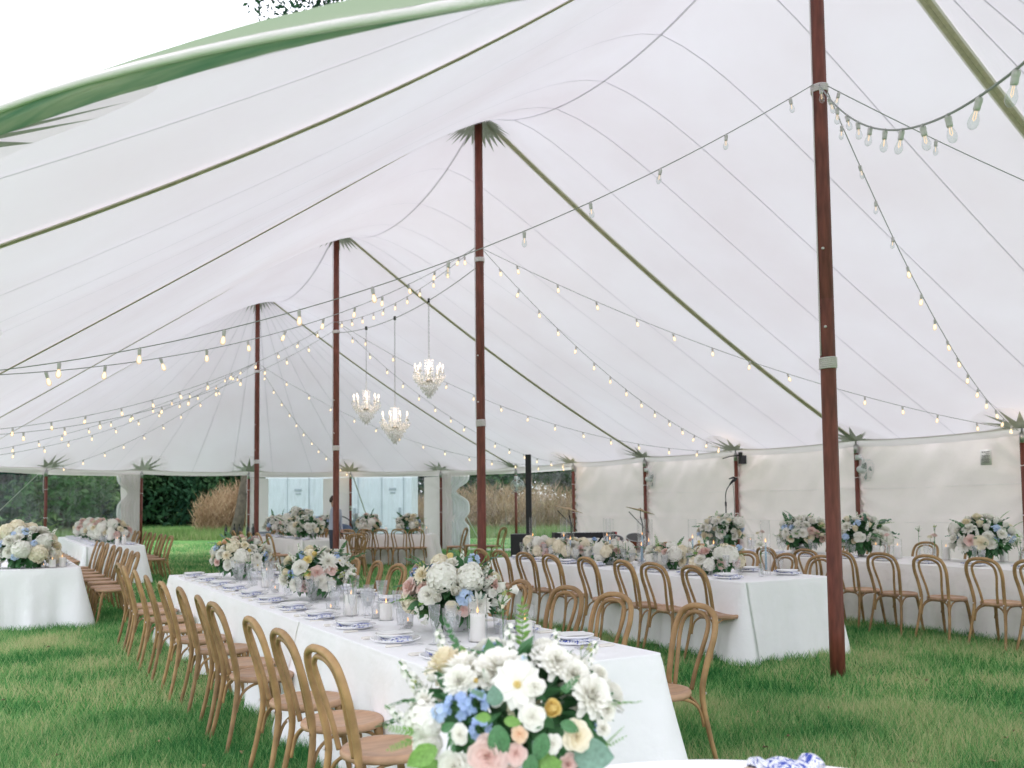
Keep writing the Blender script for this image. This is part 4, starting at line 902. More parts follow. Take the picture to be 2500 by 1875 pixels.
# ================================================================ TABLEWARE
def plate_meshes():
    a = MB(); n = 48; a.lathe([(0, .006), (.085, .006), (.10, .008), (.135, .020), (.139, .0225), (.137, .017), (.10, .002), (.06, 0), (0, 0)], n)
    v = MB()
    for k in range(44): an = 2*PI*k/44; v.lathe([(0, .004), (.0042, .001), (.0042, -.002), (0, -.004)], 5, c=(.1395*math.cos(an), .1395*math.sin(an), .0215))
    b = MB(); b.lathe([(0, .005), (.07, .005), (.08, .007), (.11, .016), (.112, .0175), (.110, .013), (.08, .001), (0, 0)], 36)
    return a.mesh('plate', M_china), v.mesh('beading', M_china), b.mesh('salad_plate', M_china)
PLT = plate_meshes()
def napkin_mesh(seed, drape=True):
    g = random.Random(seed); mb = MB(); nx_, ny_ = 18, 9; top = []; 
    for side in (0, 1):
        for i in range(nx_+1):
            for j in range(ny_+1):
                x = (i/nx_-.5)*.30; y = (j/ny_-.5)*(.15-.03*abs(i/nx_-.5)*2); r = abs(x)
                z = .012+.006*math.sin(y*40+seed)*.4+.004*math.sin(x*35+seed*2)
                if r > .11: z -= (r-.11)*.12*(1+.2*math.sin(seed))
                if r > .10: z += .010
                ed = min(j, ny_-j); z += .008*(1-math.exp(-ed*1.2)); z -= side*(.014+.004*math.sin(x*20))
                top.append((x, y+side*.004, z))
    n = (nx_+1)*(ny_+1); f = []
    for i in range(nx_):
        for j in range(ny_):
            a = i*(ny_+1)+j; f.append((a, a+ny_+1, a+ny_+2, a+1)); f.append((n+a, n+a+1, n+a+ny_+2, n+a+ny_+1))
    bd = [i*(ny_+1) for i in range(nx_+1)]+[nx_*(ny_+1)+j for j in range(1, ny_+1)]+[i*(ny_+1)+ny_ for i in range(nx_-1, -1, -1)]+[j for j in range(ny_-1, 0, -1)]
    for k in range(len(bd)): a, b = bd[k], bd[(k+1) % len(bd)]; f.append((a, b, n+b, n+a))
    mb.add(top, f); return mb.mesh('napkin', M_toile)
NAP = [napkin_mesh(s) for s in (1, 2, 5)]
mb = MB(); mb.box((0, 0, 0), (.055, .085, .0008)); CARD = mb.mesh('menu_card', M_card, False)
mb = MB(); mb.tube([(0, -.12, 0), (0, -.115, .001), (0, -.03, .001), (0, -.025, .0)], [.003, .0075, .006, .004], 8); KH = mb.mesh('handle', M_ivory)
mb = MB(); mb.add([(-.004, -.028, 0), (.006, -.028, 0), (.010, .06, 0), (.007, .10, 0), (-.003, .115, 0), (-.004, .03, 0)], [(0, 1, 2, 3, 4, 5)]); mb.add([(-.004, -.028, .0015), (.006, -.028, .0015), (.010, .06, .0015), (.007, .10, .0015), (-.003, .115, .0015), (-.004, .03, .0015)], [(0, 1, 2, 3, 4, 5)][::-1]); KB = mb.mesh('blade', M_silver, False)
mb = MB()
for x in (-.006, -.002, .002, .006): mb.box((x, .095, .001), (.0009, .022, .0009))
mb.box((0, .062, .001), (.007, .012, .001)); mb.box((0, .01, .001), (.0022, .042, .001)); FT = mb.mesh('tines', M_silver, False)
def setting(s, t, side, tabl, ordn, grp, full=2, z=.764, rz=None, nap_lab=None):
    """one place setting: top-level plate, napkin, card and cutlery. side +1: guest sits at lower t"""
    base = ST(s, t, z); rz = (TH-PI/2 if side > 0 else TH+PI/2) if rz is None else rz
    wh = '%s, %s place from near end' % (tabl, ordn)
    o = thing('dinner_plate', base, rz, 'white beaded plate on the %s' % wh, 'plate', 'plates '+grp)
    link('charger', PLT[0], o)
    if full >= 1: tag(link('beading', PLT[1], o), kind='stuff')
    link('salad_plate', PLT[2], o, (0, 0, .026), sc=(1, 1, 1.3))
    nr_ = rz+random.uniform(-.15, .15)
    n = link('napkin', NAP[random.randrange(3)], None, base+Vector((0, 0, .008)), (0, 0, nr_)); tag(n, 'blue and white napkin on the %s' % wh, 'napkin', 'napkins '+grp)
    if full >= 2:
        c = link('menu_card', CARD, None, base+Vector((0, 0, .0512)), (R(random.uniform(-1, 1)), R(random.uniform(-1, 1)), rz+random.uniform(-.2, .2))); tag(c, 'white menu card on the napkin, %s' % wh, 'card', 'menu cards '+grp)
        M_ = Matrix.Rotation(rz, 4, 'Z')
        k = thing('knife', base+M_ @ Vector((.175, -.01, .004)), rz, 'ivory handled knife right of the plate, %s' % wh, 'knife', 'knives '+grp); link('handle', KH, k); link('blade', KB, k)
        for q, fx in enumerate((-.17, -.195)):
            k = thing('fork', base+M_ @ Vector((fx, -.01, .004)), rz, ('inner' if q == 0 else 'outer')+' fork, %s' % wh, 'fork', 'forks '+grp); link('handle', KH, k); link('tines', FT, k)
# glassware
def cut(mb, prof, n=24, fl=None): mb.lathe(prof, n, fl=fl)
mb = MB(); mb.lathe([(.0, .002), (.033, .0), (.034, .004), (.012, .010), (.006, .02), (.007, .045), (.010, .05), (.006, .056), (.0075, .07), (.012, .082), (.022, .115), (.030, .17), (.034, .215), (.0325, .215), (.028, .16), (.020, .115), (.006, .088)], 18, fl=(.03, 9)); FLUTE = mb.mesh('bowl', G_cut)
mb = MB(); mb.lathe([(.0, .002), (.036, .0), (.037, .004), (.014, .010), (.007, .02), (.008, .04), (.013, .047), (.008, .054), (.009, .066), (.022, .078), (.034, .11), (.041, .17), (.0395, .17), (.032, .11), (.01, .08)], 18, fl=(.035, 9)); GOBLET = mb.mesh('bowl', G_cut)
mb = MB(); mb.lathe([(0, .002), (.030, .0), (.031, .006), (.037, .095), (.039, .10), (.0375, .10), (.034, .05), (.028, .01), (0, .008)], 20, fl=(.02, 10)); TUMBLER = mb.mesh('body', G_cut)
mb = MB(); mb.lathe([(0, .088), (.019, .095), (.027, .14), (.0295, .165), (0, .166)], 14); WATER = mb.mesh('water', glassy('water', (.90, .92, .93, 1), 1.2, haze=.18, bscale=20))
GCNT = [0]
def glass(kind, s, t, label, z=.764, grp=None, sc=1.0, xy=None):
    p = ST(s, t, z) if xy is None else Vector((xy[0], xy[1], z)); nm, me, ct = {'F': ('champagne_flute', FLUTE, 'glass'), 'G': ('water_goblet', GOBLET, 'glass'), 'T': ('tumbler', TUMBLER, 'glass')}[kind]
    o = link(nm, me, None, p, (0, 0, random.random()*6), (sc,)*3); tag(o, label, ct, grp)
    return o
# candles
mb = MB(); mb.lathe([(.001, .0), (.0035, .004), (.005, .011), (.0035, .020), (.0012, .029), (.0003, .034)], 8); FLAME = mb.mesh('flame', E_flame)
mb = MB(); mb.tube([(0, 0, 0), (0, 0, .010)], .0012, 5); WICK = mb.mesh('wick', M_black)
def pillar(s, t, h, label, z=.764, glass_=True, xy=None, grp='pillar candles in glass'):
    p = ST(s, t, z) if xy is None else Vector((xy[0], xy[1], z)); o = thing('pillar_candle', p, 0, label, 'candle', grp)
    mb = MB(); mb.lathe([(0, .004), (.041, .004), (.042, .01), (.042, h-.006), (.039, h), (.02, h-.003), (0, h-.008)], 22); obj('wax', mb, M_wax, o)
    link('wick', WICK, o, (0, 0, h-.006)); link('flame', FLAME, o, (0, 0, h+.003))
    if glass_: mb = MB(); mb.lathe([(0, 0), (.052, 0), (.054, .003), (.054, h+.085), (.0525, h+.087)], 24); obj('glass_cylinder', mb, G_smoke, o)
mb = MB(); mb.lathe([(0, 0), (.030, 0), (.032, .004), (.036, .078), (.034, .078), (.030, .006), (0, .006)], 20, fl=(.02, 10)); VOT = mb.mesh('cup', G_cut)
mb = MB(); mb.lathe([(0, .007), (.026, .007), (.027, .028), (0, .028)], 14); VOTW = mb.mesh('wax', M_wax)
def votive(s, t, label, z=.764, xy=None):
    p = ST(s, t, z) if xy is None else Vector((xy[0], xy[1], z)); o = thing('votive_candle', p, 0, label, 'candle', 'votive candles'); link('cup', VOT, o); link('wax', VOTW, o); link('flame', FLAME, o, (0, 0, .034), sc=(.8, .8, .8))
def taper(s, t, h, label, z=.764, tube=.44):
    p = ST(s, t, z); o = thing('taper_candle', p, 0, label, 'candle', 'blue grey taper candles')
    mb = MB(); mb.tube([(0, 0, .05), (0, 0, h)], [.0115, .0085], 10); obj('wax', mb, M_bluewax, o); mb = MB(); mb.lathe([(0, 0), (.038, 0), (.036, .008), (.014, .014), (.013, .06), (.016, .066), (0, .066)], 16); obj('holder', mb, G_cut, o)
    link('flame', FLAME, o, (0, 0, h+.003), sc=(1.15, 1.15, 1.3)); link('wick', WICK, o, (0, 0, h-.003))
    if tube: mb = MB(); mb.lathe([(0, 0), (.047, 0), (.048, .003), (.048, tube), (.0465, tube+.002)], 22); obj('glass_tube', mb, G_smoke, o)

# ================================================================ FLOWERS (unit size, facing +Z)
def petal(mb, phi, r0, z0, a0, a1, Lp, Wd, cup=.3, nl=4, nw=4, tip=.6, m=0, ruf=0., g=random):
    """petal growing from radius r0; a = elevation angle from horizontal, bending a0->a1"""
    v = []; r, z = r0, z0; ca, sa = math.cos(phi), math.sin(phi); ph = g.random()*6
    for i in range(nl+1):
        u = i/nl; hw_ = Wd*(math.sin(PI*min(1, .12+u*.62))**.8 if u < .98 else tip*.9)*(1 if u < .8 else 1-(1-tip)*(u-.8)/.2)
        for j in range(nw+1):
            w = j/nw*2-1; rr = r-cup*hw_*w*w; zz = z+cup*hw_*w*w*.35+ruf*math.sin(w*5+ph)*u*u; y = hw_*w
            v.append((rr*ca-y*sa, rr*sa+y*ca, zz))
        a = R(a0+(a1-a0)*u); r += Lp/nl*math.cos(a); z += Lp/nl*math.sin(a)
    f = [(i*(nw+1)+j, i*(nw+1)+j+1, (i+1)*(nw+1)+j+1, (i+1)*(nw+1)+j) for i in range(nl) for j in range(nw)]; mb.add(v, f, m)
def rose(seed=1, open_=1.0, n=28):
    g = random.Random(seed); mb = MB()
    for k in range(n):
        u = k/(n-1); petal(mb, k*2.3999+g.uniform(-.25, .25), .03+.24*u, .26-.46*u, 96-44*u, 70-92*u**.8*open_, .34+.34*u, .15+.30*u, .38-.2*u, nl=5, ruf=.02+.05*u, tip=.85, g=g)
    mb.lathe([(0, .42), (.05, .44), (.09, .30), (.12, .1)], 10); mb.lathe([(.10, .2), (.22, 0), (.24, -.2), (.0, -.35)], 10); return mb
def ranunculus(seed=2):
    g = random.Random(seed); mb = MB()
    for k in range(34): u = k/33; petal(mb, k*2.3999, .05+.34*u, .28-.36*u, 100-18*u, 128-70*u, .38+.16*u, .17+.20*u, .5, nl=4, nw=3, tip=.9, g=g)
    mb.lathe([(0, .40), (.12, .42), (.3, .25), (.4, -.05), (.3, -.3), (0, -.4)], 12); return mb
def dahlia(seed=3, n=54, wide=.1, shag=0.):
    g = random.Random(seed); mb = MB()
    for k in range(n): u = k/(n-1); petal(mb, k*2.3999, .04+.10*u, .22-.3*u, 84-70*u+g.uniform(-12, 12)*shag, 66-86*u+g.uniform(-20, 20)*shag, .42+.5*u**.7, wide+.05*u, .5, nl=3, nw=2, tip=.35+.5*shag, ruf=.04*shag, g=g)
    mb.lathe([(0, .25), (.13, .2), (.2, 0), (.12, -.25), (0, -.3)], 8); return mb
def cosmos(seed=4, mc=1):
    g = random.Random(seed); mb = MB()
    for k in range(18): petal(mb, k*2.3999, .08, .0+.04*(k % 2), 38-g.random()*26, 4-g.random()*24, .92, .22, .12, nl=5, nw=3, tip=.4, ruf=.05, g=g)
    for k in range(30): a = k*2.4; r = .16*math.sqrt(k/30); mb.lathe([(0, .04), (.02, .02), (.02, -.02)], 5, m=mc, c=(r*math.cos(a), r*math.sin(a), .13-.1*r))
    mb.lathe([(0, .12), (.15, .06), (.12, -.1)], 8, m=mc); return mb
def floret(mb, p, nrm, r, m=0, four=5, g=random):
    q = Vector((0, 0, 1)).rotation_difference(Vector(nrm)); M_ = Matrix.Translation(p) @ q.to_matrix().to_4x4() @ Matrix.Rotation(g.random()*6, 4, 'Z')
    for k in range(four):
        a = 2*PI*k/four; c, s = math.cos(a), math.sin(a); w = .9*r*math.tan(PI/four)
        pts = [(0, 0, -.1*r), (.55*r*c-w*.8*s, .55*r*s+w*.8*c, .05*r), (r*c-.25*w*s, r*s+.25*w*c, .16*r), (r*c+.25*w*s, r*s-.25*w*c, .16*r), (.55*r*c+w*.8*s, .55*r*s-w*.8*c, .05*r)]
        mb.add([M_ @ Vector(x) for x in pts], [(0, 1, 2, 3, 4)], m)
def hydrangea(seed=5, n=110, r=.17):
    g = random.Random(seed); mb = MB()
    for k in range(n):
        z = 1-1.55*(k+.5)/n; a = k*2.39996; rr = math.sqrt(max(0, 1-z*z)); nn = Vector((rr*math.cos(a), rr*math.sin(a), z)); floret(mb, nn*(.80+g.uniform(-.08, .08)), nn+Vector((g.uniform(-.3, .3), g.uniform(-.3, .3), g.uniform(-.3, .3))), r, four=4, g=g)
    mb.lathe([(0, .66), (.45, .5), (.66, .1), (.5, -.3), (0, -.5)], 10); return mb
def spike(seed=6, n=26, m=0, r=.17, ln=1.7, stem=1):
    g = random.Random(seed); mb = MB()
    for k in range(n): u = k/n; a = k*2.4; w = .22*(1-.55*u); nn = Vector((math.cos(a), math.sin(a), .45)); floret(mb, Vector((w*math.cos(a), w*math.sin(a), -.6+ln*u)), nn, r*(1.15-.6*u), m, 5, g)
    mb.tube([(0, 0, -1.1), (0, 0, -.6+ln)], .035, 5, m=stem); return mb
def cluster(seed=7, n=16, r=.30, spread=.62):
    g = random.Random(seed); mb = MB()
    for k in range(n):
        a = g.random()*6.28; z = g.uniform(-.3, .8); w = spread*math.sqrt(max(.05, 1-abs(z)**1.5))*g.uniform(.5, 1); nn = Vector((math.cos(a)*.7, math.sin(a)*.7, .9+z*.5)); floret(mb, Vector((w*math.cos(a), w*math.sin(a), z*.6)), nn, r*g.uniform(.75, 1.1), 0, 5, g)
        mb.tube([(w*math.cos(a), w*math.sin(a), z*.6), (0, 0, -.9)], .02, 4, m=1)
    return mb
def buds(seed=8, n=6):
    g = random.Random(seed); mb = MB()
    for k in range(n):
        a = g.random()*6.28; w = g.uniform(.1, .7); z = g.uniform(.1, .9); p = Vector((w*math.cos(a), w*math.sin(a), z))
        mb.tube([p+Vector((0, 0, -.12)), p, p+Vector((0, 0, .14)), p+Vector((0, 0, .3))], [.05, .11, .09, .01], 7); mb.tube([p-Vector((0, 0, .1)), (0, 0, -.8)], .025, 4, m=1)
    return mb
def bells(seed=9, n=9):
    g = random.Random(seed); mb = MB()
    for k in range(n):
        a = k*2.4; z = -.5+1.5*k/n; d = Vector((math.cos(a), math.sin(a), .1)); p = Vector((0, 0, z))+d*.30; q = Vector((0, 0, 1)).rotation_difference(d); M_ = Matrix.Translation(p) @ q.to_matrix().to_4x4()
        b = MB(); b.lathe([(0, -.14), (.10, -.12), (.15, .0), (.16, .12), (.25, .2)], 10, fl=(.12, 5)); mb.merge(b, M_); mb.tube([(0, 0, z), p-d*.14], .02, 4, m=1)
    mb.tube([(0, 0, -1), (0, 0, 1.1)], .03, 5, m=1); return mb
def leaf_mb(w=.32, bend=.35, serr=0., n=7, fold=.25):
    mb = MB(); v = []
    for i in range(n+1):
        u = i/n; hw_ = w*math.sin(PI*min(1, u*.92+.04))**.8*(1.15-.5*u); hw_ *= (1+serr*math.sin(i*9)); y = u; z = -bend*u*u+.1*u
        if i == n: hw_ = .004
        for j in (-1, -.5, 0, .5, 1): v.append((hw_*j, y, z+fold*hw_*abs(j)-(.01 if j == 0 else 0)))
    f = [(i*5+j, i*5+j+1, (i+1)*5+j+1, (i+1)*5+j) for i in range(n) for j in range(4)]; mb.add(v, f); return mb
def sprig(n=7, w=.30, ll=.36, ln=1.5, rnd=False, seed=1):
    g = random.Random(seed); mb = MB(); pts = [(0, ln*i/6, .12*math.sin(i/6*2.2)-.18*(i/6)**2) for i in range(7)]; mb.tube(pts, [.018-.0018*i for i in range(7)], 4, m=1)
    base = leaf_mb(w, .25, n=4)
    for k in range(n*2+1):
        i = .2+.8*(k//2)/n if k < n*2 else 1; y = ln*i; z = .12*math.sin(i*2.2)-.18*i*i; a = (0 if k == n*2 else (1 if k % 2 else -1)*(.95+g.uniform(-.25, .25)))
        s_ = ll*(1.1-.45*i); mb.merge(base, Matrix.Translation((0, y, z)) @ Matrix.Rotation(a, 4, 'Z') @ Matrix.Rotation(g.uniform(-.4, .4), 4, 'Y') @ Matrix.Diagonal((s_*(1.6 if rnd else 1), s_*(.75 if rnd else 1), s_, 1)), 0)
    return mb
def mk(mbf, name, mats): return mbf.mesh(name, mats)
FL = {}
for c, m in (('w', PW), ('c', PC), ('y', PY), ('p', PP), ('b', PB), ('m', PM)):
    FL['rose_'+c] = ('rose', mk(rose({'w': 1, 'c': 2, 'y': 3, 'p': 4, 'b': 5, 'm': 6}[c]), 'rose', [m]))
    FL['ran_'+c] = ('ranunculus', mk(ranunculus(), 'ranunculus', [m]))
FL['dah_w'] = ('dahlia', mk(dahlia(), 'dahlia', [PW])); FL['dah_c'] = ('dahlia', mk(dahlia(5), 'dahlia', [PC])); FL['fluff'] = ('carnation', mk(dahlia(9, 70, .13, 1.), 'carnation', [PW]))
FL['cos'] = ('cosmos', mk(cosmos(), 'cosmos', [PW, PY])); FL['hyd'] = ('hydrangea', mk(hydrangea(), 'hydrangea', [PW])); FL['hyd_c'] = ('hydrangea', mk(hydrangea(6), 'hydrangea', [PC]))
FL['del'] = ('delphinium', mk(cluster(7), 'delphinium', [PBL, LS])); FL['dell'] = ('delphinium', mk(cluster(8, 18), 'delphinium', [PLB, LS])); FL['delspike'] = ('delphinium_spike', mk(spike(4, 24, 0, .2), 'delphinium_spike', [PLB, LS]))
FL['stock'] = ('stock_spike', mk(spike(6), 'stock_spike', [PW, LS])); FL['bud'] = ('bud_sprig', mk(buds(), 'bud_sprig', [PG, LS])); FL['bell'] = ('bellflower', mk(bells(), 'bellflower', [PW, LS]))
FL['butt'] = ('small_blossoms', mk(cluster(12, 14, .2, .8), 'small_blossoms', [PW, LS]))
LF = {'big': mk(leaf_mb(.34, .4), 'leaf', [LD]), 'bigl': mk(leaf_mb(.34, .3, .05), 'leaf', [LL]), 'euc': mk(leaf_mb(.46, .2), 'leaf', [LE]), 'ruf': mk(leaf_mb(.5, .6, .12), 'leaf', [LL]),
      'sprig': mk(sprig(), 'leaf_sprig', [LD, LS]), 'sprigl': mk(sprig(8, .22, .30, 1.6, seed=3), 'leaf_sprig', [LL, LS]), 'spruc': mk(sprig(5, .5, .34, 1.3, True, 4), 'leaf_sprig', [LE, LS]), 'vine': mk(sprig(9, .28, .16, 1.9, seed=6), 'vine', [LL, LS])}
def orient(nrm, spin): return (Vector((0, 0, 1)).rotation_difference(Vector(nrm).normalized()).to_matrix().to_4x4() @ Matrix.Rotation(spin, 4, 'Z'))
def orient_leaf(dir_, upv, spin=0.):
    y = Vector(dir_).normalized(); z = Vector(upv)-y*Vector(upv).dot(y); z = z.normalized() if z.length > 1e-3 else y.orthogonal(); x = y.cross(z); M_ = Matrix((x, y, z)).transposed().to_4x4(); return M_ @ Matrix.Rotation(spin, 4, 'Y')
def place(name, me, o, p, M_, s):
    q = link(name, me, o); q.matrix_local = Matrix.Translation(p) @ M_ @ Matrix.Diagonal((s, s, s, 1)); return q
def fill_mesh(rx, ry, rz, z0, n, seed, ls):
    g = random.Random(seed); mb = MB(); b = leaf_mb(.3, .3, n=3)
    for k in range(n):
        d = Vector((g.gauss(0, 1), g.gauss(0, 1), g.gauss(0, 1))).normalized(); p = Vector((d.x*rx, d.y*ry, d.z*rz))*g.uniform(.35, .72)+Vector((0, 0, z0)); e = d+Vector((g.uniform(-.6, .6), g.uniform(-.6, .6), g.uniform(-.5, .5)))
        mb.merge(b, Matrix.Translation(p) @ orient_leaf(e, (0, 0, 1), g.uniform(-1, 1)) @ Matrix.Diagonal((ls, ls, ls, 1)))
    return mb.mesh('foliage', [LD])
def bowl(o, kind, r, h):
    mb = MB()
    if kind == 'stone': mb.lathe([(0, 0), (r*.42, 0), (r*.55, .01), (r*.9, h*.55), (r, h), (r*.95, h), (r*.85, h*.55), (0, h*.3)], 28); obj('bowl', mb, M_stone, o)
    elif kind == 'silver': mb.lathe([(0, 0), (r*.5, 0), (r*.5, .006), (r*.16, .02), (r*.16, h*.35), (r*.8, h*.55), (r, h), (r*.94, h), (0, h*.6)], 28); obj('bowl', mb, M_silverbowl, o)
    else: mb.lathe([(0, 0), (r*.6, 0), (r*.7, .01), (r, h), (r*.94, h), (0, h*.4)], 24); obj('bowl', mb, M_china, o)
PAL = ['rose_w', 'rose_c', 'hyd', 'dah_w', 'rose_b', 'hyd_c', 'ran_c', 'fluff', 'rose_w', 'dah_c', 'stock', 'rose_m', 'rose_p', 'cos', 'del', 'dell', 'butt', 'rose_c', 'ran_w', 'stock']
def bouquet(loc, rx, ry, rz, label, seed=1, nf=30, nl=22, bw='stone', bh=.10, br=.11, pal=PAL, fs=.30, grp='flower arrangements on the tables', rot=0., ls=.11, fixed=None, lowcut=-.35, cat='flower arrangement', back=False):
    g = random.Random(seed); o = thing('flower_arrangement', loc, rot, label, cat, grp); zc = bh+rz*.55
    if bw: bowl(o, bw, br, bh)
    tag(link('foliage', fill_mesh(rx, ry, rz, zc, int((160+300*rx)*(fs <= .22 and 1.5 or 1)), seed, ls*1.0), o), kind='stuff')
    used = []
    if fixed:
        for (ty, px, pz, sz, *ex) in fixed:
            py = -ry*math.sqrt(max(.05, 1-min(1, (px/rx)**2+((pz)/(rz*1.15))**2)))*(1.08 if back else .92)-(.03 if back and ty.startswith('ros') else 0) + (ex[0] if ex else 0); d = Vector((px/rx*.8, py/ry*1.15, pz/rz*.55+.25)); p = Vector((px, py, zc+pz)); used.append((p, sz))
            place(FL[ty][0], FL[ty][1], o, p, orient(d, g.random()*6), sz*1.32)
    k = 0; tries = 0
    while k < nf and tries < nf*20:
        tries += 1; z = g.uniform(lowcut, 1); a = g.random()*2*PI; w = math.sqrt(max(0, 1-z*z)); d = Vector((w*math.cos(a), w*math.sin(a), z)); ty = pal[(k*7+g.randrange(3)) % len(pal)]
        base = 1.28*fs*rx*(1.15 if ty.startswith('hyd') else (.8 if ty in ('ran_c', 'ran_w', 'cos', 'butt', 'del', 'dell') else 1))*g.uniform(.8, 1.12); kx = g.uniform(.78, 1.0)
        p = Vector((d.x*rx*kx, d.y*ry*kx, zc+d.z*rz*kx))
        if back and (d.y < .05 and d.z < .75): continue
        if any((p-q).length < (base+s)*.50 for q, s in used): continue
        used.append((p, base)); nrm = Vector((d.x/rx, d.y/ry, d.z/rz+.6/rz*.4)); 
        if ty in ('stock', 'delspike', 'bell'): nrm = d+Vector((0, 0, .9))
        place(FL[ty][0], FL[ty][1], o, p, orient(nrm, g.random()*6), base*(.95 if ty in ('stock',) else 1)); k += 1
    for i in range(int(nl*.95)):
        z = g.uniform(lowcut, .95); a = g.random()*2*PI; w = math.sqrt(max(0, 1-z*z)); d = Vector((w*math.cos(a), w*math.sin(a), z)); kk = ['sprig', 'big', 'euc', 'sprigl', 'big', 'spruc', 'bigl', 'sprig'][i % 8]
        p = Vector((d.x*rx, d.y*ry, zc+d.z*rz))*.80+Vector((0, 0, zc*.20)); s = ls*(1.0 if kk in ('big', 'bigl', 'euc') else 1.25)*g.uniform(.7, 1.1); place('leaf' if kk in ('big', 'bigl', 'euc') else 'leaf_sprig', LF[kk], o, p, orient_leaf(d+Vector((g.uniform(-.5, .5), g.uniform(-.5, .5), g.uniform(-.4, .3))), (0, 0, 1), g.uniform(-.6, .6)), s)
    return o
def budvase(s, t, label, heads, z=.764, h=.13, xy=None, seed=1, stem=.12):
    g = random.Random(seed); p = ST(s, t, z) if xy is None else Vector((xy[0], xy[1], z)); o = thing('bud_vase', p, g.random()*6, label, 'vase', 'small glass bud vases')
    mb = MB(); mb.lathe([(0, 0), (.022, 0), (.026, .01), (.024, h*.5), (.019, h*.8), (.022, h), (.020, h), (.017, h*.8), (.021, .01), (0, .008)], 16); obj('vase', mb, G_cut, o)
    for k, (ty, sz, dx, dy, dz) in enumerate(heads):
        q = Vector((dx, dy, h+stem+dz)); mb = MB(); mb.tube([(0, 0, .02), (dx*.2, dy*.2, h*.9), q], .0028, 5); obj('stem', mb, LS, o); place(FL[ty][0], FL[ty][1], o, q, orient(Vector((dx*6, dy*6-.3, 1)), g.random()*6), sz)
        place('leaf', LF['big'], o, q*.7, orient_leaf((dx+g.uniform(-.1, .1), dy+g.uniform(-.1, .1), .06), (0, 0, 1)), .05)

# ---- hero arrangement on the round table (camera side worked out bloom by bloom)
HX = lambda x: (x-1125)/3.687/2278*2.2; HZ = lambda y: (640-y)/3.687/2278*2.2
hero_list = [('ran_w', 360, 250, 62), ('bud', 200, 320, 60), ('fluff', 640, 240, 125), ('hyd', 300, 590, 150), ('hyd', 330, 800, 120), ('rose_w', 600, 960, 165), ('fluff', 290, 930, 90), ('del', 620, 430, 130), ('del', 800, 390, 110), ('del', 830, 600, 105), ('dell', 440, 510, 95), ('delspike', 1230, 110, 120),
             ('cos', 1170, 250, 175), ('fluff', 1540, 110, 140), ('fluff', 1700, 210, 130), ('fluff', 1850, 390, 165), ('rose_w', 1960, 230, 95), ('rose_w', 2000, 510, 95), ('ran_y', 1480, 450, 118), ('rose_b', 900, 820, 165), ('rose_b', 1150, 790, 95), ('rose_b', 1060, 1080, 150), ('rose_p', 1185, 620, 70),
             ('rose_c', 1700, 680, 135), ('rose_b', 1620, 930, 95), ('rose_w', 1300, 480, 110), ('rose_w', 1960, 660, 75), ('rose_w', 760, 1030, 120), ('stock', 880, 180, 90), ('ran_y', 790, 225, 34), ('rose_w', 650, 640, 85), ('rose_w', 1330, 250, 90), ('bud', 1860, 60, 85), ('dah_w', 300, 430, 90), ('rose_c', 450, 1120, 80), ('rose_w', 1480, 720, 80), ('hyd', 1800, 1080, 90)]
hf = [(t, HX(x), HZ(y), r/3.687/2278*2.1*1.12) for t, x, y, r in hero_list]
hero = bouquet((-.005, 2.33, .758), .29, .24, .165, 'large loose bouquet of white, blue, blush and yellow flowers closest to the camera', seed=46, nf=34, nl=14, back=True, bw='white', bh=.19, br=.12, pal=['rose_w', 'fluff', 'stock', 'hyd', 'dah_w', 'rose_w', 'dell', 'rose_c'], fixed=hf, ls=.085, fs=.24)
hero.scale = (.93, .93, .95)
for (kind, x, y, ln, dx, dz, up_) in (('big', 985, 560, 330, .12, -1, -.2), ('euc', 975, 400, 190, -.1, 1, 0), ('bigl', 930, 500, 150, -1, .1, 0), ('bigl', 1050, 520, 160, 1, -.1, 0), ('big', 1400, 560, 170, -.9, .2, 0), ('big', 1560, 560, 180, .8, -.3, 0), ('big', 1420, 640, 260, -.4, -1, 0), ('big', 1340, 900, 260, .1, -1, 0), ('ruf', 1420, 860, 230, .3, -.5, 0),
                              ('ruf', 1340, 900, 200, 1, .1, 0), ('big', 1300, 820, 230, -.2, -.9, 0), ('big', 1500, 1000, 250, .3, -.8, 0), ('euc', 1680, 860, 370, 1, .0, 0), ('euc', 1680, 960, 330, .9, -.5, 0), ('bigl', 480, 960, 300, -.9, -.35, 0), ('bigl', 430, 800, 320, -1, -.5, 0), ('big', 960, 1120, 200, -.5, -.8, 0), ('sprigl', 260, 700, 190, -1, .25, 0), ('sprigl', 230, 760, 170, -1, -.3, 0), ('vine', 1850, 900, 190, 1, .6, 0),
                              ('vine', 1820, 980, 150, .8, -.7, 0), ('vine', 1960, 840, 140, .9, .9, 0), ('sprig', 560, 600, 130, .1, -.6, 0), ('sprig', 1560, 330, 150, .6, .6, 0), ('spruc', 880, 330, 120, -.6, .3, 0), ('vine', 250, 1000, 120, .05, -1, 0), ('big', 480, 640, 140, .6, .4, 0)):
    px, pz = HX(x), HZ(y); q = .24*math.sqrt(max(.05, 1-min(1, (px/.295)**2+(pz/.2)**2))); place('vine' if kind == 'vine' else ('leaf_sprig' if 'spr' in kind else 'leaf'), LF[kind], hero, Vector((px, -q-.05, .285+pz)), orient_leaf((dx, -.22, dz), (0, -1, .35)), ln/3.687/2278*2.05*1.05)
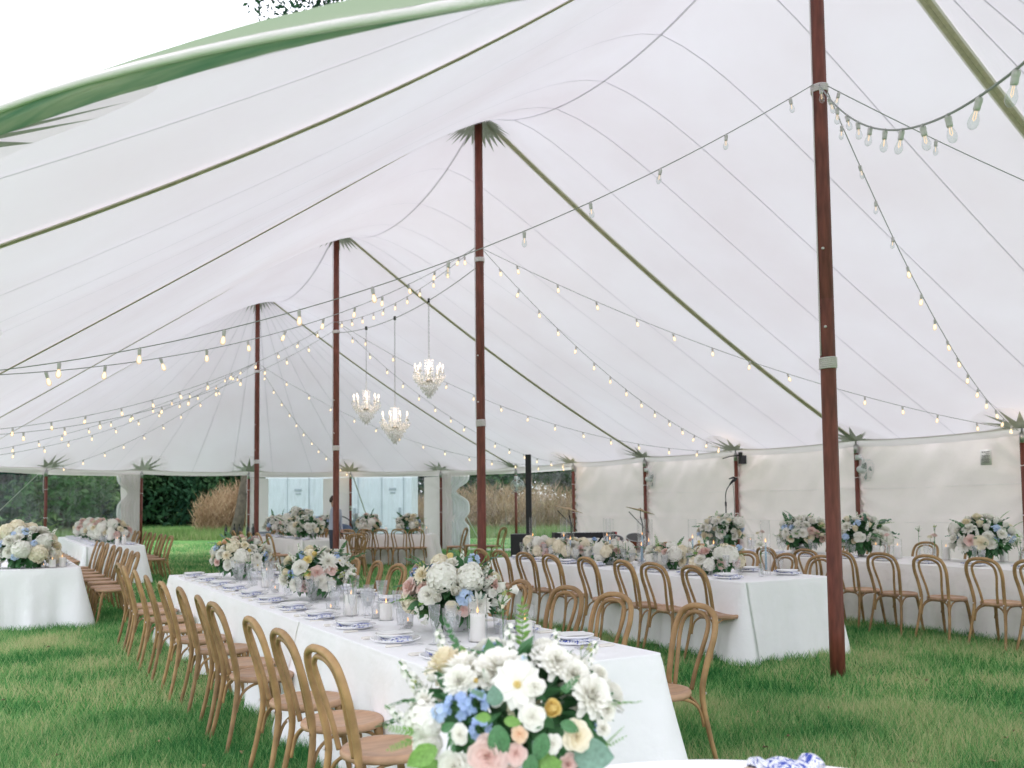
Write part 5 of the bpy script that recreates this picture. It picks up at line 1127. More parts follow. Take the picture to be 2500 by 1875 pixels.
# napkin, plate and roll on the round table
pr_ = Vector((.60, 2.68, .766)); o = thing('dinner_plate', (.80, 2.45, .757), .2, 'white plate at the far rim of the round foreground table', 'plate'); link('charger', PLT[0], o); link('salad_plate', PLT[2], o, (0, 0, .018))
n = link('napkin', NAP[0], None, (.745, 2.62, .782), (0, .04, .25), (.62, .8, 1.5)); tag(n, 'blue and white folded napkin on the round foreground table', 'napkin')
mb = MB(); mb.lathe([(0, 0), (.025, .002), (.036, .012), (.034, .026), (.02, .036), (0, .038)], 18); o = obj('bread_roll', mb, mat('bread', (.62, .50, .38, 1), .7, bump=.3), None, (.655, 2.63, .757)); tag(o, 'small pale bread roll beside the napkin on the round table', 'bread roll')

# ---- long foreground table
TAs = 'foreground table left side'
for i, s in enumerate([-1.50, -.82, -.14, .52, 1.15, 1.80, 2.40, 3.05, 3.60, 4.22, 4.95]): setting(s, -4.44, 1, TAs, ORD[i], 'on the foreground table left side', z=.765 if s < .4 else .760)
for i, s in enumerate([-1.42, -.80, -.12, .55, 1.2, 1.85, 2.45, 3.1, 3.7, 4.35, 4.95]): setting(s, -3.64, -1, 'foreground table right side', ORD[i], 'on the foreground table right side', full=2 if i < 5 else 1, z=.765 if s < .4 else .760)
AB = [(-.62, -3.97, .30, .27, .21, 'bouquet in a speckled stone bowl, nearest arrangement on the long foreground table', 'stone', 11), (1.80, -4.06, .30, .26, .19, 'bouquet in a stone bowl at the middle of the long foreground table', 'stone', 14), (4.35, -4.08, .30, .28, .21, 'bouquet at the far end of the long foreground table', 'stone', 19)]
f1 = [('ran_w', .02, .03, .048), ('rose_w', -.14, .01, .062), ('rose_b', .06, -.07, .045), ('rose_c', 0., -.065, .045), ('dah_w', .15, -.05, .065), ('rose_b', -.26, .05, .055), ('dell', .07, .0, .06), ('hyd', -.06, .11, .08), ('hyd', .10, .11, .07), ('dah_c', -.18, .12, .05), ('stock', .21, .08, .06), ('butt', -.17, -.10, .06), ('bell', .25, .0, .09), ('dell', .12, .2, .05), ('ran_y', -.02, .22, .032), ('rose_w', .12, .16, .04), ('del', -.24, .13, .035), ('bud', -.19, .16, .04)]
f2 = [('rose_w', -.08, .05, .068), ('rose_b', .05, .01, .060), ('ran_c', -.2, .01, .045), ('del', -.15, .0, .045), ('rose_w', -.12, -.08, .062), ('rose_m', -.06, -.10, .05), ('rose_y', -.01, .0, .04), ('dah_w', .13, .09, .07), ('rose_b', .16, .03, .05), ('fluff', .12, -.08, .055), ('stock', -.15, .12, .06), ('del', .18, .14, .035), ('ran_y', .02, .15, .032), ('del', -.08, .15, .035), ('butt', .24, .02, .07), ('rose_y', -.03, .11, .04), ('bud', .22, -.02, .06)]
f3 = [('rose_w', -.14, .04, .06), ('hyd', .08, .02, .07), ('ran_y', -.17, .14, .04), ('rose_c', .1, .13, .045), ('rose_w', -.06, -.07, .055), ('cos', .02, -.04, .05), ('dah_w', .16, -.02, .05), ('ran_y', .15, .07, .03), ('rose_b', -.18, -.04, .045), ('cos', .22, -.08, .05)]
for (s, t, rx, ry, rz, lb, bw, sd), fx in zip(AB, (f1, f2, f3)): bouquet(ST(s, t, .762), rx, ry, rz, lb, sd, nf=40, nl=20, bw=bw, bh=.115, br=.115, fixed=fx, rot=0., ls=.10, fs=.20)
for (s, t, h, lb) in ((-1.07, -4.05, .155, 'white pillar candle in glass before the nearest bouquet on the foreground table'), (.52, -4.22, .14, 'white pillar candle between the first two bouquets of the foreground table, left one'), (.12, -4.12, .11, 'lower white pillar candle between the first two bouquets of the foreground table'), (3.14, -4.12, .15, 'white pillar candle between the second and third bouquets of the foreground table'), (2.8, -3.95, .10, 'short white pillar candle behind the second bouquet of the foreground table'), (-1.25, -3.85, .12, 'white pillar candle hidden behind the large bouquet, at the near table end')): pillar(s, t, h, lb)
for i, (s, t) in enumerate(((.24, -4.14), (-.27, -4.13), (.46, -3.84), (.78, -4.28), (1.05, -3.9), (2.55, -4.2), (3.4, -4.0))): votive(s, t, 'ribbed votive cup with small flame, %s from the near end of the foreground table' % ORD[i])
for i, s in enumerate([-1.14, -.45, .18, .86, 1.40, 2.12, 2.72, 3.3, 3.92, 4.6]):
    w = '%s place on the left of the foreground table' % ORD[i]
    glass('T' if i % 2 else 'G', s+.30, -4.12, ('ribbed tumbler beyond the ' if i % 2 else 'second goblet beyond the ')+w, grp='glasses on the foreground table')
    glass('F', s+.02, -4.24, 'champagne flute by the '+w, grp='glasses on the foreground table'); glass('G', s+.12, -4.17, 'cut glass goblet by the '+w, grp='glasses on the foreground table')
    if i in (0, 2, 4, 7): glass('F', s+.10, -4.30, 'second champagne flute by the '+w, grp='glasses on the foreground table')
for i, s in enumerate([-1.0, -.42, .22, .88, 1.5, 2.15, 2.8, 3.4, 4.0, 4.6]):
    w = '%s place on the right of the foreground table' % ORD[i]
    glass('T', s, -3.72, 'ribbed water tumbler by the '+w, grp='glasses on the foreground table', sc=1.15); glass('T' if i < 2 else 'G', s+.13, -3.80, ('second ribbed tumbler by the ' if i < 2 else 'cut glass goblet by the ')+w, grp='glasses on the foreground table', sc=1.1)
budvase(-1.22, -3.97, 'bud vase with pale yellow buds and green stems, near end of the foreground table', [('bud', .05, .01, 0, .0), ('ran_c', .022, -.02, 0, -.05), ('butt', .04, .03, .01, -.03)], seed=3)
budvase(.95, -4.05, 'bud vase with small white blossoms beside the middle bouquet', [('cos', .035, -.03, 0, 0), ('butt', .04, .03, 0, .03), ('stock', .04, 0, .02, .02)], seed=4)
budvase(3.65, -4.15, 'bud vase with a white daisy right of the far bouquet, foreground table', [('cos', .04, .0, 0, .04), ('cos', .03, .05, 0, -.02)], seed=5)

# ---- middle table with tapers
for i, s in enumerate([1.35, 1.92, 2.5, 3.1, 3.7, 4.3, 4.9, 5.5]):
    setting(s, .0, 1, 'middle candle table left side', ORD[i], 'on the middle table left side', full=1); setting(s, .82, -1, 'middle candle table right side', ORD[i], 'on the middle table right side', full=1)
    glass('G', s+.05, .17, 'cut glass goblet, left side of the middle candle table, %s from the near end' % ORD[i], grp='glasses on the middle table'); glass('F', s+.15, .12, 'flute, left side of the middle candle table, %s from the near end' % ORD[i], grp='glasses on the middle table')
    glass('G', s-.05, .66, 'goblet, right side of the middle candle table, %s from the near end' % ORD[i], grp='glasses on the middle table')
TPS = [(1.45, .62, .33), (2.02, .42, .30), (2.6, .62, .34), (3.0, .30, .30), (3.45, .55, .36), (3.75, .28, .30), (4.15, .52, .33), (4.6, .25, .28), (5.15, .5, .30), (5.65, .30, .30), (3.3, .42, .24)]
for i, (s, t, h) in enumerate(TPS): taper(s, t, h, 'blue grey taper candle in a tall glass tube, middle table, %s from the near end' % ORD[i], tube=.56)
BBQ = [(1.86, .30, 'low cream and blush flower runner, nearest clump on the middle candle table', 31), (2.75, .38, 'second low white flower clump on the middle candle table', 32), (3.85, .36, 'third low white flower clump with blue, middle candle table', 33), (4.75, .40, 'fourth low cream flower clump on the middle candle table', 34), (5.5, .36, 'farthest low flower clump on the middle candle table', 35)]
PALB = ['hyd_c', 'hyd', 'rose_b', 'rose_c', 'fluff', 'hyd_c', 'rose_w', 'butt', 'rose_m', 'hyd']
for s, t, lb, sd in BBQ: bouquet(ST(s, t, .76), .26, .22, .13, lb, sd, nf=40, nl=10, bw='white', bh=.07, br=.09, pal=PALB+(['del'] if sd == 33 else []), ls=.09, fs=.26)
for i, (s, t, hd) in enumerate(((1.30, .40, [('fluff', .062, 0, 0, .08)]), (1.75, .55, [('rose_c', .05, .03, 0, .02), ('dell', .06, -.05, 0, .04)]), (2.35, .50, [('ran_y', .035, 0, 0, .08), ('rose_p', .035, .05, 0, .04), ('ran_c', .03, -.05, 0, .0), ('rose_b', .04, -.1, 0, .1)]), (3.25, .15, [('cos', .04, 0, 0, .06), ('stock', .05, .05, 0, .04), ('ran_w', .03, -.05, 0, .02)]), (3.6, .3, [('ran_b', .045, 0, 0, .08), ('ran_w', .03, .06, 0, .1)]), (4.4, .5, [('del', .06, 0, 0, .05), ('rose_w', .04, .05, 0, .03)]), (5.3, .6, [('rose_w', .05, 0, 0, .1), ('stock', .05, .04, 0, .0)]))):
    budvase(s, t, 'bud vase on the middle candle table, %s from near end, with %s' % (ORD[i], ['one white mum', 'cream and blue blooms', 'yellow and peach blooms', 'white daisies', 'a pink ranunculus', 'a blue cluster', 'a white rose'][i]), hd, seed=20+i, stem=.10)

# ---- right table
PALC = ['rose_w', 'rose_c', 'fluff', 'rose_b', 'ran_w', 'rose_w', 'hyd', 'rose_w', 'dah_w', 'dell', 'rose_c', 'stock', 'ran_c']
for s, t, lb, sd in ((1.40, 4.18, 'full bouquet with blue tips on a silver bowl, near right picture edge', 51), (3.05, 3.95, 'white and blush bouquet on a footed silver bowl right of the closest centre pole', 52), (4.10, 3.98, 'bouquet with blue tips just left of the closest centre pole', 53), (5.62, 3.78, 'farthest bouquet with blue tips on the right table, by the microphone stand', 54), (-.6, 4.1, 'bouquet on the right table outside the picture edge', 55)):
    bouquet(ST(s, t, .76), .36, .30, .25, lb, sd, nf=52, nl=26, bw='silver', bh=.15, br=.12, pal=PALC, ls=.12, fs=.22)
for i, s in enumerate([-.9, -.3, .4, 1.0, 1.65, 2.25, 2.85, 3.5, 4.1, 4.7, 5.4]):
    setting(s, 3.42, 1, 'white wall table camera side', ORD[i], 'on the right table camera side', full=1); glass('G', s+.05, 3.62, 'goblet, camera side of the white wall table, %s from the near end' % ORD[i], grp='glasses on the right table'); glass('F', s+.17, 3.66, 'flute, camera side of the white wall table, %s from the near end' % ORD[i], grp='glasses on the right table')
for i, (s, t) in enumerate(((1.26, 4.35), (1.86, 4.1), (2.46, 3.95), (2.76, 3.9), (4.4, 4.1), (.6, 4.2), (5.1, 3.9))): pillar(s, t, .16, 'white pillar candle on the white wall table, %s from the near end' % ['second', 'third', 'fourth', 'fifth', 'sixth', 'nearest', 'farthest'][i])
for i, (s, t, hd) in enumerate(((1.95, 4.0, [('rose_b', .055, 0, 0, .05), ('rose_c', .045, .08, 0, .03), ('bud', .05, -.02, 0, .15)]), (2.62, 3.95, [('rose_b', .05, 0, 0, .04)]), (2.25, 4.1, [('butt', .06, 0, 0, .14)]), (3.6, 3.95, [('rose_b', .06, 0, 0, .04), ('rose_c', .05, .09, 0, .02)]), (.95, 4.2, [('ran_w', .04, 0, 0, .08), ('butt', .06, .05, 0, .02)]), (4.75, 3.8, [('rose_b', .055, 0, 0, .04), ('rose_c', .045, .07, 0, .02)]))):
    budvase(s, t, 'bud vase on the white wall table with %s' % ['two blush roses and a tall sprig', 'one blush rose by the footed bowl', 'thin white blossoms', 'blush roses left of the closest centre pole', 'white ranunculus at the right picture edge', 'blush roses at the far end'][i], hd, seed=60+i, stem=.12)

# ---- left front table
bouquet(ST(8.02, -6.0, .76), .40, .34, .30, 'very large cream and pale blue bouquet on the left front table', 71, nf=90, nl=14, bw='white', bh=.07, br=.14, pal=['hyd', 'hyd_c', 'fluff', 'rose_c', 'dell', 'hyd', 'stock', 'rose_w', 'hyd_c', 'dah_c'], ls=.11, fs=.21)
bouquet(ST(9.9, -5.95, .76), .30, .26, .2, 'second pale bouquet farther along the left front table', 72, nf=22, nl=12, bw='white', bh=.07, br=.12, ls=.1, fs=.24)
for s, t, h, lb in ((7.74, -5.68, .10, 'pillar candle in glass right of the large bouquet, left front table'), (7.82, -5.56, .12, 'second pillar candle in glass near the corner of the left front table'), (7.95, -6.3, .12, 'pillar candle in glass at the left picture edge')): pillar(s, t, h, lb)
for i, s in enumerate([8.2, 8.8, 9.45, 10.1, 10.8, 11.5, 12.2, 12.9]): setting(s, -5.55, -1, 'left front table', ORD[i], 'on the left front table', full=1); glass('G', s-.05, -5.72, 'goblet on the left front table, %s from the near end' % ORD[i], grp='glasses on the left front table'); glass('F', s+.07, -5.78, 'flute on the left front table, %s from the near end' % ORD[i], grp='glasses on the left front table')
votive(7.78, -5.78, 'votive cup beside the large bouquet on the left front table', xy=None)

# ---- left rear table
for i, (s, t) in enumerate(((15.9, -4.05), (17.2, -4.15), (18.6, -4.1), (20.2, -4.15))): bouquet(ST(s, t, .76), .33, .3, .25, 'cream and blush bouquet on the left rear table, %s from the near end' % ORD[i], 80+i, nf=44, nl=10, bw='white', bh=.10, br=.11, ls=.12, fs=.25, pal=['rose_c', 'rose_b', 'hyd', 'rose_w', 'fluff', 'dell', 'hyd_c'])
for i, s in enumerate([14.9, 15.6, 16.3, 17.0, 17.8, 18.6, 19.4, 20.2, 21.0]): 
    setting(s, -4.52, 1, 'left rear table, left side', ORD[i], 'on the left rear table', full=0)
    if i < 4: setting(s, -3.82, -1, 'left rear table, right side', ORD[i], 'on the left rear table', full=0)
    glass('G', s, -4.32, 'goblet on the left rear table, %s from the near end' % ORD[i], grp='glasses on the left rear table'); glass('F', s+.15, -4.28, 'flute on the left rear table, %s from the near end' % ORD[i], grp='glasses on the left rear table')
for s, t, h, lb in ((14.75, -4.1, .13, 'left pillar candle at the near end of the left rear table'), (14.95, -3.95, .17, 'right pillar candle at the near end of the left rear table')): pillar(s, t, h, lb)

# ---- back centre, far crosswise and bar tables
for i, (s, t) in enumerate(((15.2, .0), (16.6, .1), (18.1, .1))): bouquet(ST(s, t, .76), .34, .3, .26, 'white bouquet on the back centre table, %s from the camera' % ORD[i], 90+i, nf=42, nl=16, bw='white', bh=.12, br=.11, ls=.13, fs=.24, pal=PALC)
for i, s in enumerate([14.7, 15.4, 16.1, 16.9, 17.6, 18.3]): setting(s, -.22, 1, 'back centre table', ORD[i], 'on the back centre table', full=0); glass('G', s, -.05, 'goblet on the back centre table, %s from the near end' % ORD[i], grp='glasses on the back centre table')
votive(15.9, -.1, 'votive cup with flame on the back centre table')
for i in range(3):
    q = Vector((-2.07, 23.75, .76))+lx*(.65+1.1*i)+ly*.42; bouquet(q, .33, .26, .26, 'bouquet on the far crosswise table, %s from the right' % ['first', 'second', 'third'][i], 100+i, nf=38, nl=14, bw='white', bh=.12, br=.11, ls=.13, fs=.25, pal=PALC)
for i in range(6):
    q = Vector((-2.07, 23.75, .76))+lx*(.25+.55*i)+ly*.16; glass('G', 0, 0, 'goblet on the far crosswise table, %s from the right' % ORD[i], xy=(q.x, q.y), grp='glasses on the far crosswise table')
for i, (a, b) in enumerate(((.18, .3), (.34, .18), (1.25, .3))): q = Vector((-2.07, 23.75, .76))+lx*a+ly*b; pillar(0, 0, .15, 'pillar candle on the far crosswise table, %s from the right' % ['first', 'second', 'third'][i], xy=(q.x, q.y))
bq = BC+Vector((.05, -.35, .76)); bouquet(bq, .42, .3, .34, 'tall white bouquet on the bar table behind the third centre pole', 111, nf=48, nl=18, bw='white', bh=.14, br=.12, ls=.14, fs=.22, pal=PALC)
M_bot = mat('bottle_glass', (.015, .018, .014, 1), .15, spec=.6)
mb = MB(); mb.lathe([(0, 0), (.037, 0), (.038, .01), (.038, .18), (.030, .215), (.014, .24), (.0135, .30), (.016, .302), (.016, .312), (0, .314)], 14); BOT = mb.mesh('bottle', M_bot)
for i, (x, y) in enumerate(((-.30, -1.0), (-.20, -.92), (-.08, -1.02), (.02, -.95), (.14, -1.0))):
    p = ST(18.55, -.1+.0, .76)+Vector((x*1.6-.55, y*.0+.2*(i % 2), 0)); tag(link('wine_bottle', BOT, None, p), 'dark wine bottle right of the farthest centre pole, %s from the left' % ORD[i], 'bottle', 'wine bottles')

# ================================================================ FANS, BAND GEAR, SPEAKERS
def fan(i, label, yaw):
    s, t = EP[i]; p = ST(s, t, 0); o = thing('wall_fan', p+Vector((0, 0, 2.12)), yaw, label, 'fan', 'white fans on the side poles')
    mb = MB(); mb.box((0, -.05, .22), (.05, .04, .05)); mb.tube([(0, -.06, .22), (0, -.13, .20), (0, -.15, .10), (0, -.15, .02)], .018, 8); mb.tube([(.05, -.05, .24), (.09, -.12, .20), (.02, -.15, .12)], .008, 6); obj('bracket', mb, M_white, o)
    mb = MB(); mb.lathe([(0, -.12), (.05, -.115), (.07, -.08), (.072, .02), (.05, .05), (0, .055)], 18); q = obj('motor', mb, M_white, o, (0, -.15, -.02), (PI/2+.15, 0, 0))
    mb = MB(); 
    for k in range(3):
        a = 2*PI*k/3+.4; v = []; 
        for (r, w, z) in ((.04, -.25, .0), (.10, -.5, .012), (.17, -.45, .015), (.185, .0, .0), (.16, .35, -.02), (.08, .3, -.015), (.04, .25, -.01)): v.append((r*math.cos(a+w), r*math.sin(a+w), .10+z))
        mb.add(v, [tuple(range(7))]); mb.add([(x, y, z+.003) for x, y, z in v], [tuple(range(7))[::-1]])
    obj('blades', mb, mat('fan_blade', (.30, .34, .33, 1), .4), q)
    mb = MB()
    for r, z in ((.20, .06), (.215, .10), (.20, .14), (.15, .165), (.09, .175), (.04, .178), (.20, .06), (.14, .035)): mb.tube([(r*math.cos(2*PI*k/28), r*math.sin(2*PI*k/28), z) for k in range(28)], .0025, 4, closed=True)
    for k in range(28): a = 2*PI*k/28; mb.tube([(.04*math.cos(a), .04*math.sin(a), .178), (.15*math.cos(a), .15*math.sin(a), .165), (.20*math.cos(a), .20*math.sin(a), .14), (.215*math.cos(a), .215*math.sin(a), .10), (.20*math.cos(a), .20*math.sin(a), .06), (.08*math.cos(a), .08*math.sin(a), .03)], .0018, 3, caps=False)
    tag(obj('cage', mb, M_white, q), kind='stuff')
fan(2, 'white caged fan on the side pole just right of the big centre pole', .5); fan(4, 'white caged fan on the side pole behind the cymbals', .9); fan(6, 'white caged fan against the clear vinyl wall', .2)
mb = MB(); mb.box((0, -.05, 1.42), (.045, .02, .08)); mb.box((0, -.073, 1.44), (.018, .006, .02)); o = thing('control_box', ST(*EP[8]), 0, 'small beige control box strapped to a side pole before the trailer', 'control box'); obj('case', mb, mat('case_beige', (.42, .42, .34, 1), .5), o, smooth=False)
mb = MB(); mb.box((0, -.085, 1.40), (.02, .004, .025)); obj('switch', mb, M_black, o, smooth=False)
# black speaker column on its bass box
o = thing('speaker_column', (.12, 15.6, 0), -.1, 'tall thin black speaker column standing on its bass box beside the side pole', 'loudspeaker')
mb = MB(); mb.box((.03, 0, .52), (.17, .2, .50)); obj('bass_box', mb, M_black, o, smooth=False); mb = MB(); mb.box((.03, -.205, .52), (.155, .008, .46)); obj('bass_grille', mb, mat('grille', (.03, .03, .032, 1), .8), o, smooth=False)
mb = MB(); mb.box((.15, 0, 1.68), (.046, .05, .66)); obj('array', mb, M_black, o, smooth=False); mb = MB(); mb.box((.15, -.054, 1.70), (.040, .006, .60)); obj('array_grille', mb, MATS['grille'], o, smooth=False)
o = thing('speaker_column_top', ST(9.86, WR-.30, 2.40), .3, 'top of a black speaker column left of the big centre pole, on an added bracket', 'loudspeaker'); mb = MB(); mb.box((.35, 0, .08), (.065, .06, .13)); obj('cabinet', mb, M_black, o, smooth=False); mb = MB(); mb.tube([(.35, 0, .15), (.1, .1, .12), (.0, .25, .08)], .012, 6); obj('bracket', mb, M_black, o)  # top of a second speaker column; the bracket is made up to hold it
# microphone stand
o = thing('microphone_stand', (3.42, 15.0, 0), 0, 'black microphone stand with bent gooseneck in front of the white wall', 'microphone stand')
mb = MB(); mb.lathe([(0, 0), (.14, 0), (.14, .015), (.02, .03), (0, .03)], 20); obj('base', mb, M_black, o)
mb = MB(); mb.tube([(0, 0, .02), (0, 0, .95)], .013, 8); mb.tube([(0, 0, .93), (0, 0, 1.00)], .019, 8); mb.tube([(0, 0, 1.0), (0, 0, 1.50)], .010, 8); mb.tube([(0, 0, 1.45), (0, 0, 1.52)], .016, 8); mb.tube([(-.02, 0, 1.30), (.03, 0, 1.30)], .01, 6); obj('tube', mb, M_black, o)
mb = MB(); mb.tube(smooth_path([(0, 0, 1.52), (.0, 0, 1.62), (.02, 0, 1.71), (.07, 0, 1.79), (.09, 0, 1.80)], 4), .008, 7); obj('gooseneck', mb, M_black, o)
mb = MB(); mb.tube([(.07, 0, 1.79), (.10, 0, 1.83), (.13, 0, 1.86), (.17, 0, 1.87)], [.012, .018, .026, .018], 10); mb.tube([(.06, 0, 1.885), (.13, 0, 1.905), (.19, 0, 1.885)], [.008, .018, .010], 8); obj('microphone', mb, M_black, o)
mb = MB(); mb.tube(smooth_path([(.12, 0, 1.84), (.14, .01, 1.5), (.13, 0, 1.0), (.17, .02, .5), (.12, .05, .02)], 4), .004, 5); obj('cable', mb, M_black, o)
# cymbals and drums
def cymbal(x, y, z, tilt, label, arm=1):
    o = thing('cymbal_stand', (x, y, 0), 0, label, 'cymbal', 'cymbals of the drum kit')
    mb = MB(); mb.lathe([(0, .03), (.03, .026), (.05, .012), (.20, .0), (.235, -.008), (.20, -.004), (.05, .006), (0, .02)], 36); obj('cymbal', mb, M_brass, o, (0, 0, z), (0, tilt, 0))
    mb = MB(); mb.tube([(0, 0, z+.04), (0, 0, z-.12)], .006, 6); mb.tube([(0, 0, z-.10), (.03, 0, z-.22), (.03, 0, .5), (.03, 0, .25)], .011, 7); mb.tube([(-.18, 0, z-.02), (.12, 0, z-.34)], .007, 6)
    for k in range(3): a = 2*PI*k/3; mb.tube([(.03, 0, .35), (.03+.25*math.cos(a), .25*math.sin(a), .01)], .009, 6)
    obj('stand', mb, M_black, o)
cymbal(.88, 14.6, 1.43, .28, 'tilted bronze cymbal in front of the side pole where the white wall begins'); cymbal(1.98, 14.5, 1.40, .28, 'tilted bronze cymbal in front of the side pole with the middle fan')
o = thing('drum_kit', (1.85, 14.9, 0), 0, 'dark red drums with chrome fittings behind the middle table flowers', 'drum kit')
for (x, y, z, r, h, rx, nm) in ((0.0, .1, .36, .28, .38, PI/2, 'bass_drum'), (.32, -.2, .45, .20, .34, 0, 'floor_tom'), (-.25, .0, .86, .15, .2, .4, 'tom'), (.10, .0, .88, .15, .2, .4, 'tom'), (-.55, -.2, .62, .18, .13, .1, 'snare')):
    mb = MB(); mb.lathe([(r*.99, -h/2), (r, -h/2+.01), (r, h/2-.01), (r*.99, h/2)], 26); q = obj(nm, mb, M_shell, o, (x, y, z), (rx, 0, 0))
    mb = MB(); mb.lathe([(0, h/2), (r, h/2)], 26); mb.lathe([(0, -h/2), (r, -h/2)], 26); obj('drum_skin', mb, mat('drum_skin', (.05, .05, .05, 1) if nm == 'bass_drum' else (.05, .05, .05, 1), .5), q)
    mb = MB()
    for zz in (-h/2, h/2): mb.tube([(r*1.02*math.cos(2*PI*k/24), r*1.02*math.sin(2*PI*k/24), zz) for k in range(24)], .008, 5, closed=True)
    for k in range(8): a = 2*PI*k/8; mb.tube([(r*1.03*math.cos(a), r*1.03*math.sin(a), -h/2), (r*1.03*math.cos(a), r*1.03*math.sin(a), h/2)], .005, 4)
    obj('hoops', mb, M_steel, q)
o = thing('keyboard', (1.15, 15.3, 0), .1, 'black keyboard with a red end on a crossed stand behind the middle table', 'keyboard'); mb = MB(); mb.box((0, 0, 1.0), (.50, .14, .045)); obj('case', mb, M_black, o, smooth=False); mb = MB(); mb.box((.515, 0, 1.0), (.014, .14, .05)); obj('end_cheek', mb, mat('red_cheek', (.35, .03, .03, 1), .4), o, smooth=False)
mb = MB(); mb.tube([(-.4, 0, 0), (.3, 0, .96)], .016, 6); mb.tube([(.4, 0, 0), (-.3, 0, .96)], .016, 6); obj('stand', mb, M_black, o)
mb = MB(); [mb.box((-.42+.06*k, -.10, 1.048), (.025, .05, .004)) for k in range(15)]; tag(obj('keys', mb, M_china, o, smooth=False), kind='stuff')

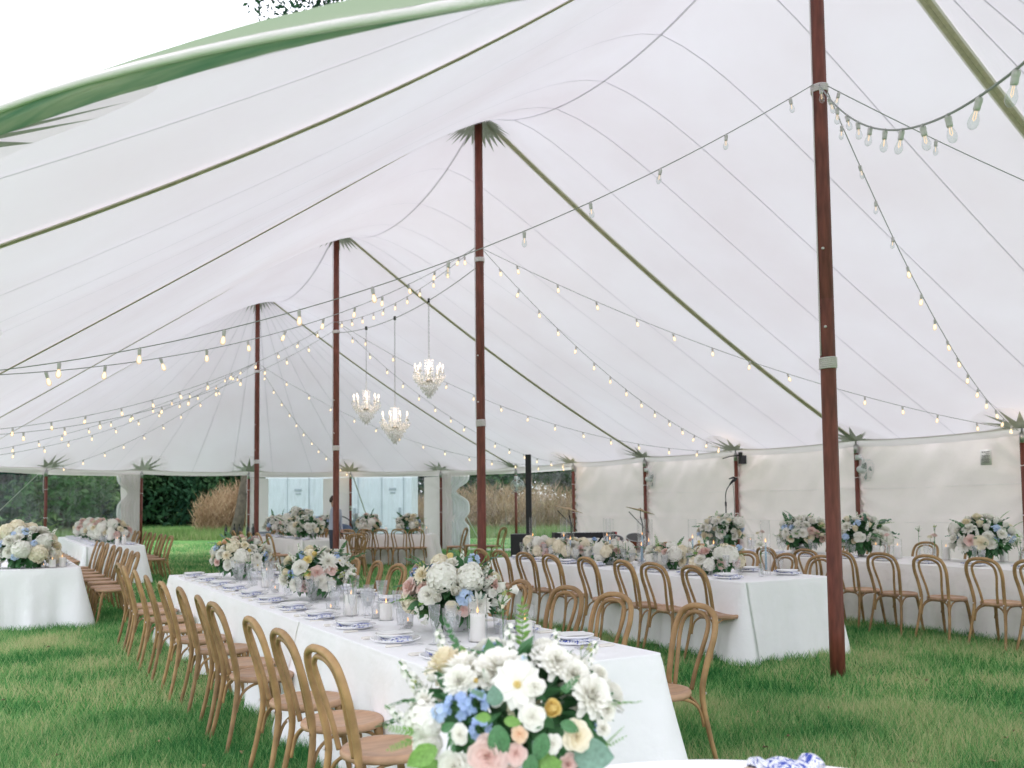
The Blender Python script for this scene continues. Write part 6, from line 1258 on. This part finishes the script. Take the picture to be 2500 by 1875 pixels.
# ================================================================ PERSON beside the third centre pole
def person():
    p = Vector((-3.83, 20.05, 0)); o = thing('person', p, 0, 'person in a grey blue shirt holding a tray beside the third centre pole', 'person')
    J = {'pel': (0, 0, .95), 'waist': (0, .0, 1.10), 'chest': (0, .01, 1.32), 'neck': (0, 0, 1.47), 'nk2': (0, -.01, 1.53), 'head': (0, -.02, 1.60), 'top': (0, -.01, 1.70), 'shL': (.10, .12, 1.40), 'elL': (.13, .06, 1.14), 'wrL': (.19, -.12, .98), 'shR': (.02, -.15, 1.40), 'elR': (.02, -.20, 1.12), 'wrR': (.06, -.24, .90),
         'hpL': (.02, .09, .92), 'knL': (.03, .10, .50), 'anL': (.0, .11, .09), 'toL': (.12, .11, .04), 'hpR': (-.01, -.09, .92), 'knR': (0, -.10, .50), 'anR': (-.03, -.10, .09), 'toR': (.09, -.11, .04)}
    Rr = {'pel': .13, 'waist': .12, 'chest': .145, 'neck': .065, 'nk2': .05, 'head': .085, 'top': .06, 'shL': .065, 'elL': .045, 'wrL': .032, 'shR': .065, 'elR': .045, 'wrR': .032, 'hpL': .095, 'knL': .06, 'anL': .042, 'toL': .035, 'hpR': .095, 'knR': .06, 'anR': .042, 'toR': .035}
    Ed = [('pel', 'waist'), ('waist', 'chest'), ('chest', 'neck'), ('neck', 'nk2'), ('nk2', 'head'), ('head', 'top'), ('chest', 'shL'), ('shL', 'elL'), ('elL', 'wrL'), ('chest', 'shR'), ('shR', 'elR'), ('elR', 'wrR'), ('pel', 'hpL'), ('hpL', 'knL'), ('knL', 'anL'), ('anL', 'toL'), ('pel', 'hpR'), ('hpR', 'knR'), ('knR', 'anR'), ('anR', 'toR')]
    ks = list(J); me = bpy.data.meshes.new('body'); me.from_pydata([J[k] for k in ks], [(ks.index(a), ks.index(b)) for a, b in Ed], []); 
    b = link('body', me, o); md = b.modifiers.new('skin', 'SKIN'); 
    if not me.skin_vertices: 
        bpy.context.view_layer.objects.active = b
    sv = me.skin_vertices[0].data if me.skin_vertices else None
    if sv:
        for i, k in enumerate(ks): sv[i].radius = (Rr[k], Rr[k]*.85); sv[i].use_root = (k == 'pel')
    b.modifiers.new('sub', 'SUBSURF').levels = 2; b.modifiers['sub'].render_levels = 2; md.use_smooth_shade = True
    m = bpy.data.materials.new('clothes'); m.use_nodes = True; t = m.node_tree; N = t.nodes; tc = N.new('ShaderNodeTexCoord'); sp = N.new('ShaderNodeSeparateXYZ'); t.links.new(tc.outputs['Object'], sp.inputs[0])
    r = N.new('ShaderNodeValToRGB'); r.color_ramp.interpolation = 'CONSTANT'; mr = N.new('ShaderNodeMath'); mr.operation = 'DIVIDE'; mr.inputs[1].default_value = 1.8; t.links.new(sp.outputs['Z'], mr.inputs[0]); t.links.new(mr.outputs[0], r.inputs[0])
    e = r.color_ramp.elements; e[0].position = 0; e[0].color = (.02, .02, .022, 1); e[1].position = .055; e[1].color = (.05, .06, .085, 1)
    for ps, c in ((1.0/1.8, (.42, .45, .55, 1)), (1.485/1.8, (.50, .32, .24, 1))): x = e.new(ps); x.color = c
    t.links.new(r.outputs[0], N['Principled BSDF'].inputs['Base Color']); N['Principled BSDF'].inputs['Roughness'].default_value = .8; me.materials.append(m)
    skin = mat('skin', (.50, .30, .22, 1), .5); hair = mat('hair', (.05, .035, .025, 1), .7)
    mb = MB(); mb.lathe([(0, .12), (.05, .11), (.088, .05), (.092, 0), (.085, -.03), (.075, -.03), (.08, 0), (0, .10)], 16, c=(-.01, 0, 0)); obj('hair', mb, hair, o, (0, .0, 1.62))
    mb = MB(); mb.tube([(.082, -.02, 1.60), (.105, -.02, 1.585), (.09, -.02, 1.575)], [.008, .012, .006], 6); mb.lathe([(0, .006), (.009, 0), (0, -.006)], 8, c=(.08, -.05, 1.615)); mb.lathe([(0, .006), (.009, 0), (0, -.006)], 8, c=(.08, .01, 1.615)); mb.tube([(.078, -.045, 1.55), (.088, -.02, 1.548), (.078, .005, 1.55)], .005, 5); mb.tube([(-.01, -.105, 1.62), (.0, -.112, 1.60), (-.005, -.105, 1.58)], [.012, .014, .008], 6); mb.tube([(-.01, .065, 1.62), (.0, .072, 1.60), (-.005, .065, 1.58)], [.012, .014, .008], 6); obj('face', mb, skin, o)
    for nm, w in (('L', Vector(J['wrL'])), ('R', Vector(J['wrR']))):
        mb = MB(); d = (Vector(J['wr'+nm])-Vector(J['el'+nm])).normalized(); mb.tube([w-d*.03, w+d*.02, w+d*.06, w+d*.085], [.026, .036, .040, .034], 8)
        sd = d.orthogonal().normalized()
        for k in range(4): q = w+d*.08+sd*(-.028+.019*k); ln = (.055, .068, .072, .06)[k]; mb.tube([q, q+d*ln*.45, q+d*ln*.8+Vector((0, 0, -.015)), q+d*ln*.9+Vector((0, 0, -.03))], [.0095, .009, .0085, .006], 6)
        q = w+d*.03-sd*.035; mb.tube([q, q-sd*.02+d*.02, q-sd*.015+d*.05], [.011, .010, .007], 6); obj('hand', mb, skin, o)
    mb = MB(); mb.lathe([(0, 0), (.13, .0), (.15, .012), (.147, .014), (.13, .004), (0, .004)], 24); t_ = obj('serving_tray', mb, M_steel, None, p+Vector((.30, -.17, .925))); tag(t_, 'small round metal tray held in the hand beside the third centre pole', 'tray')
person()
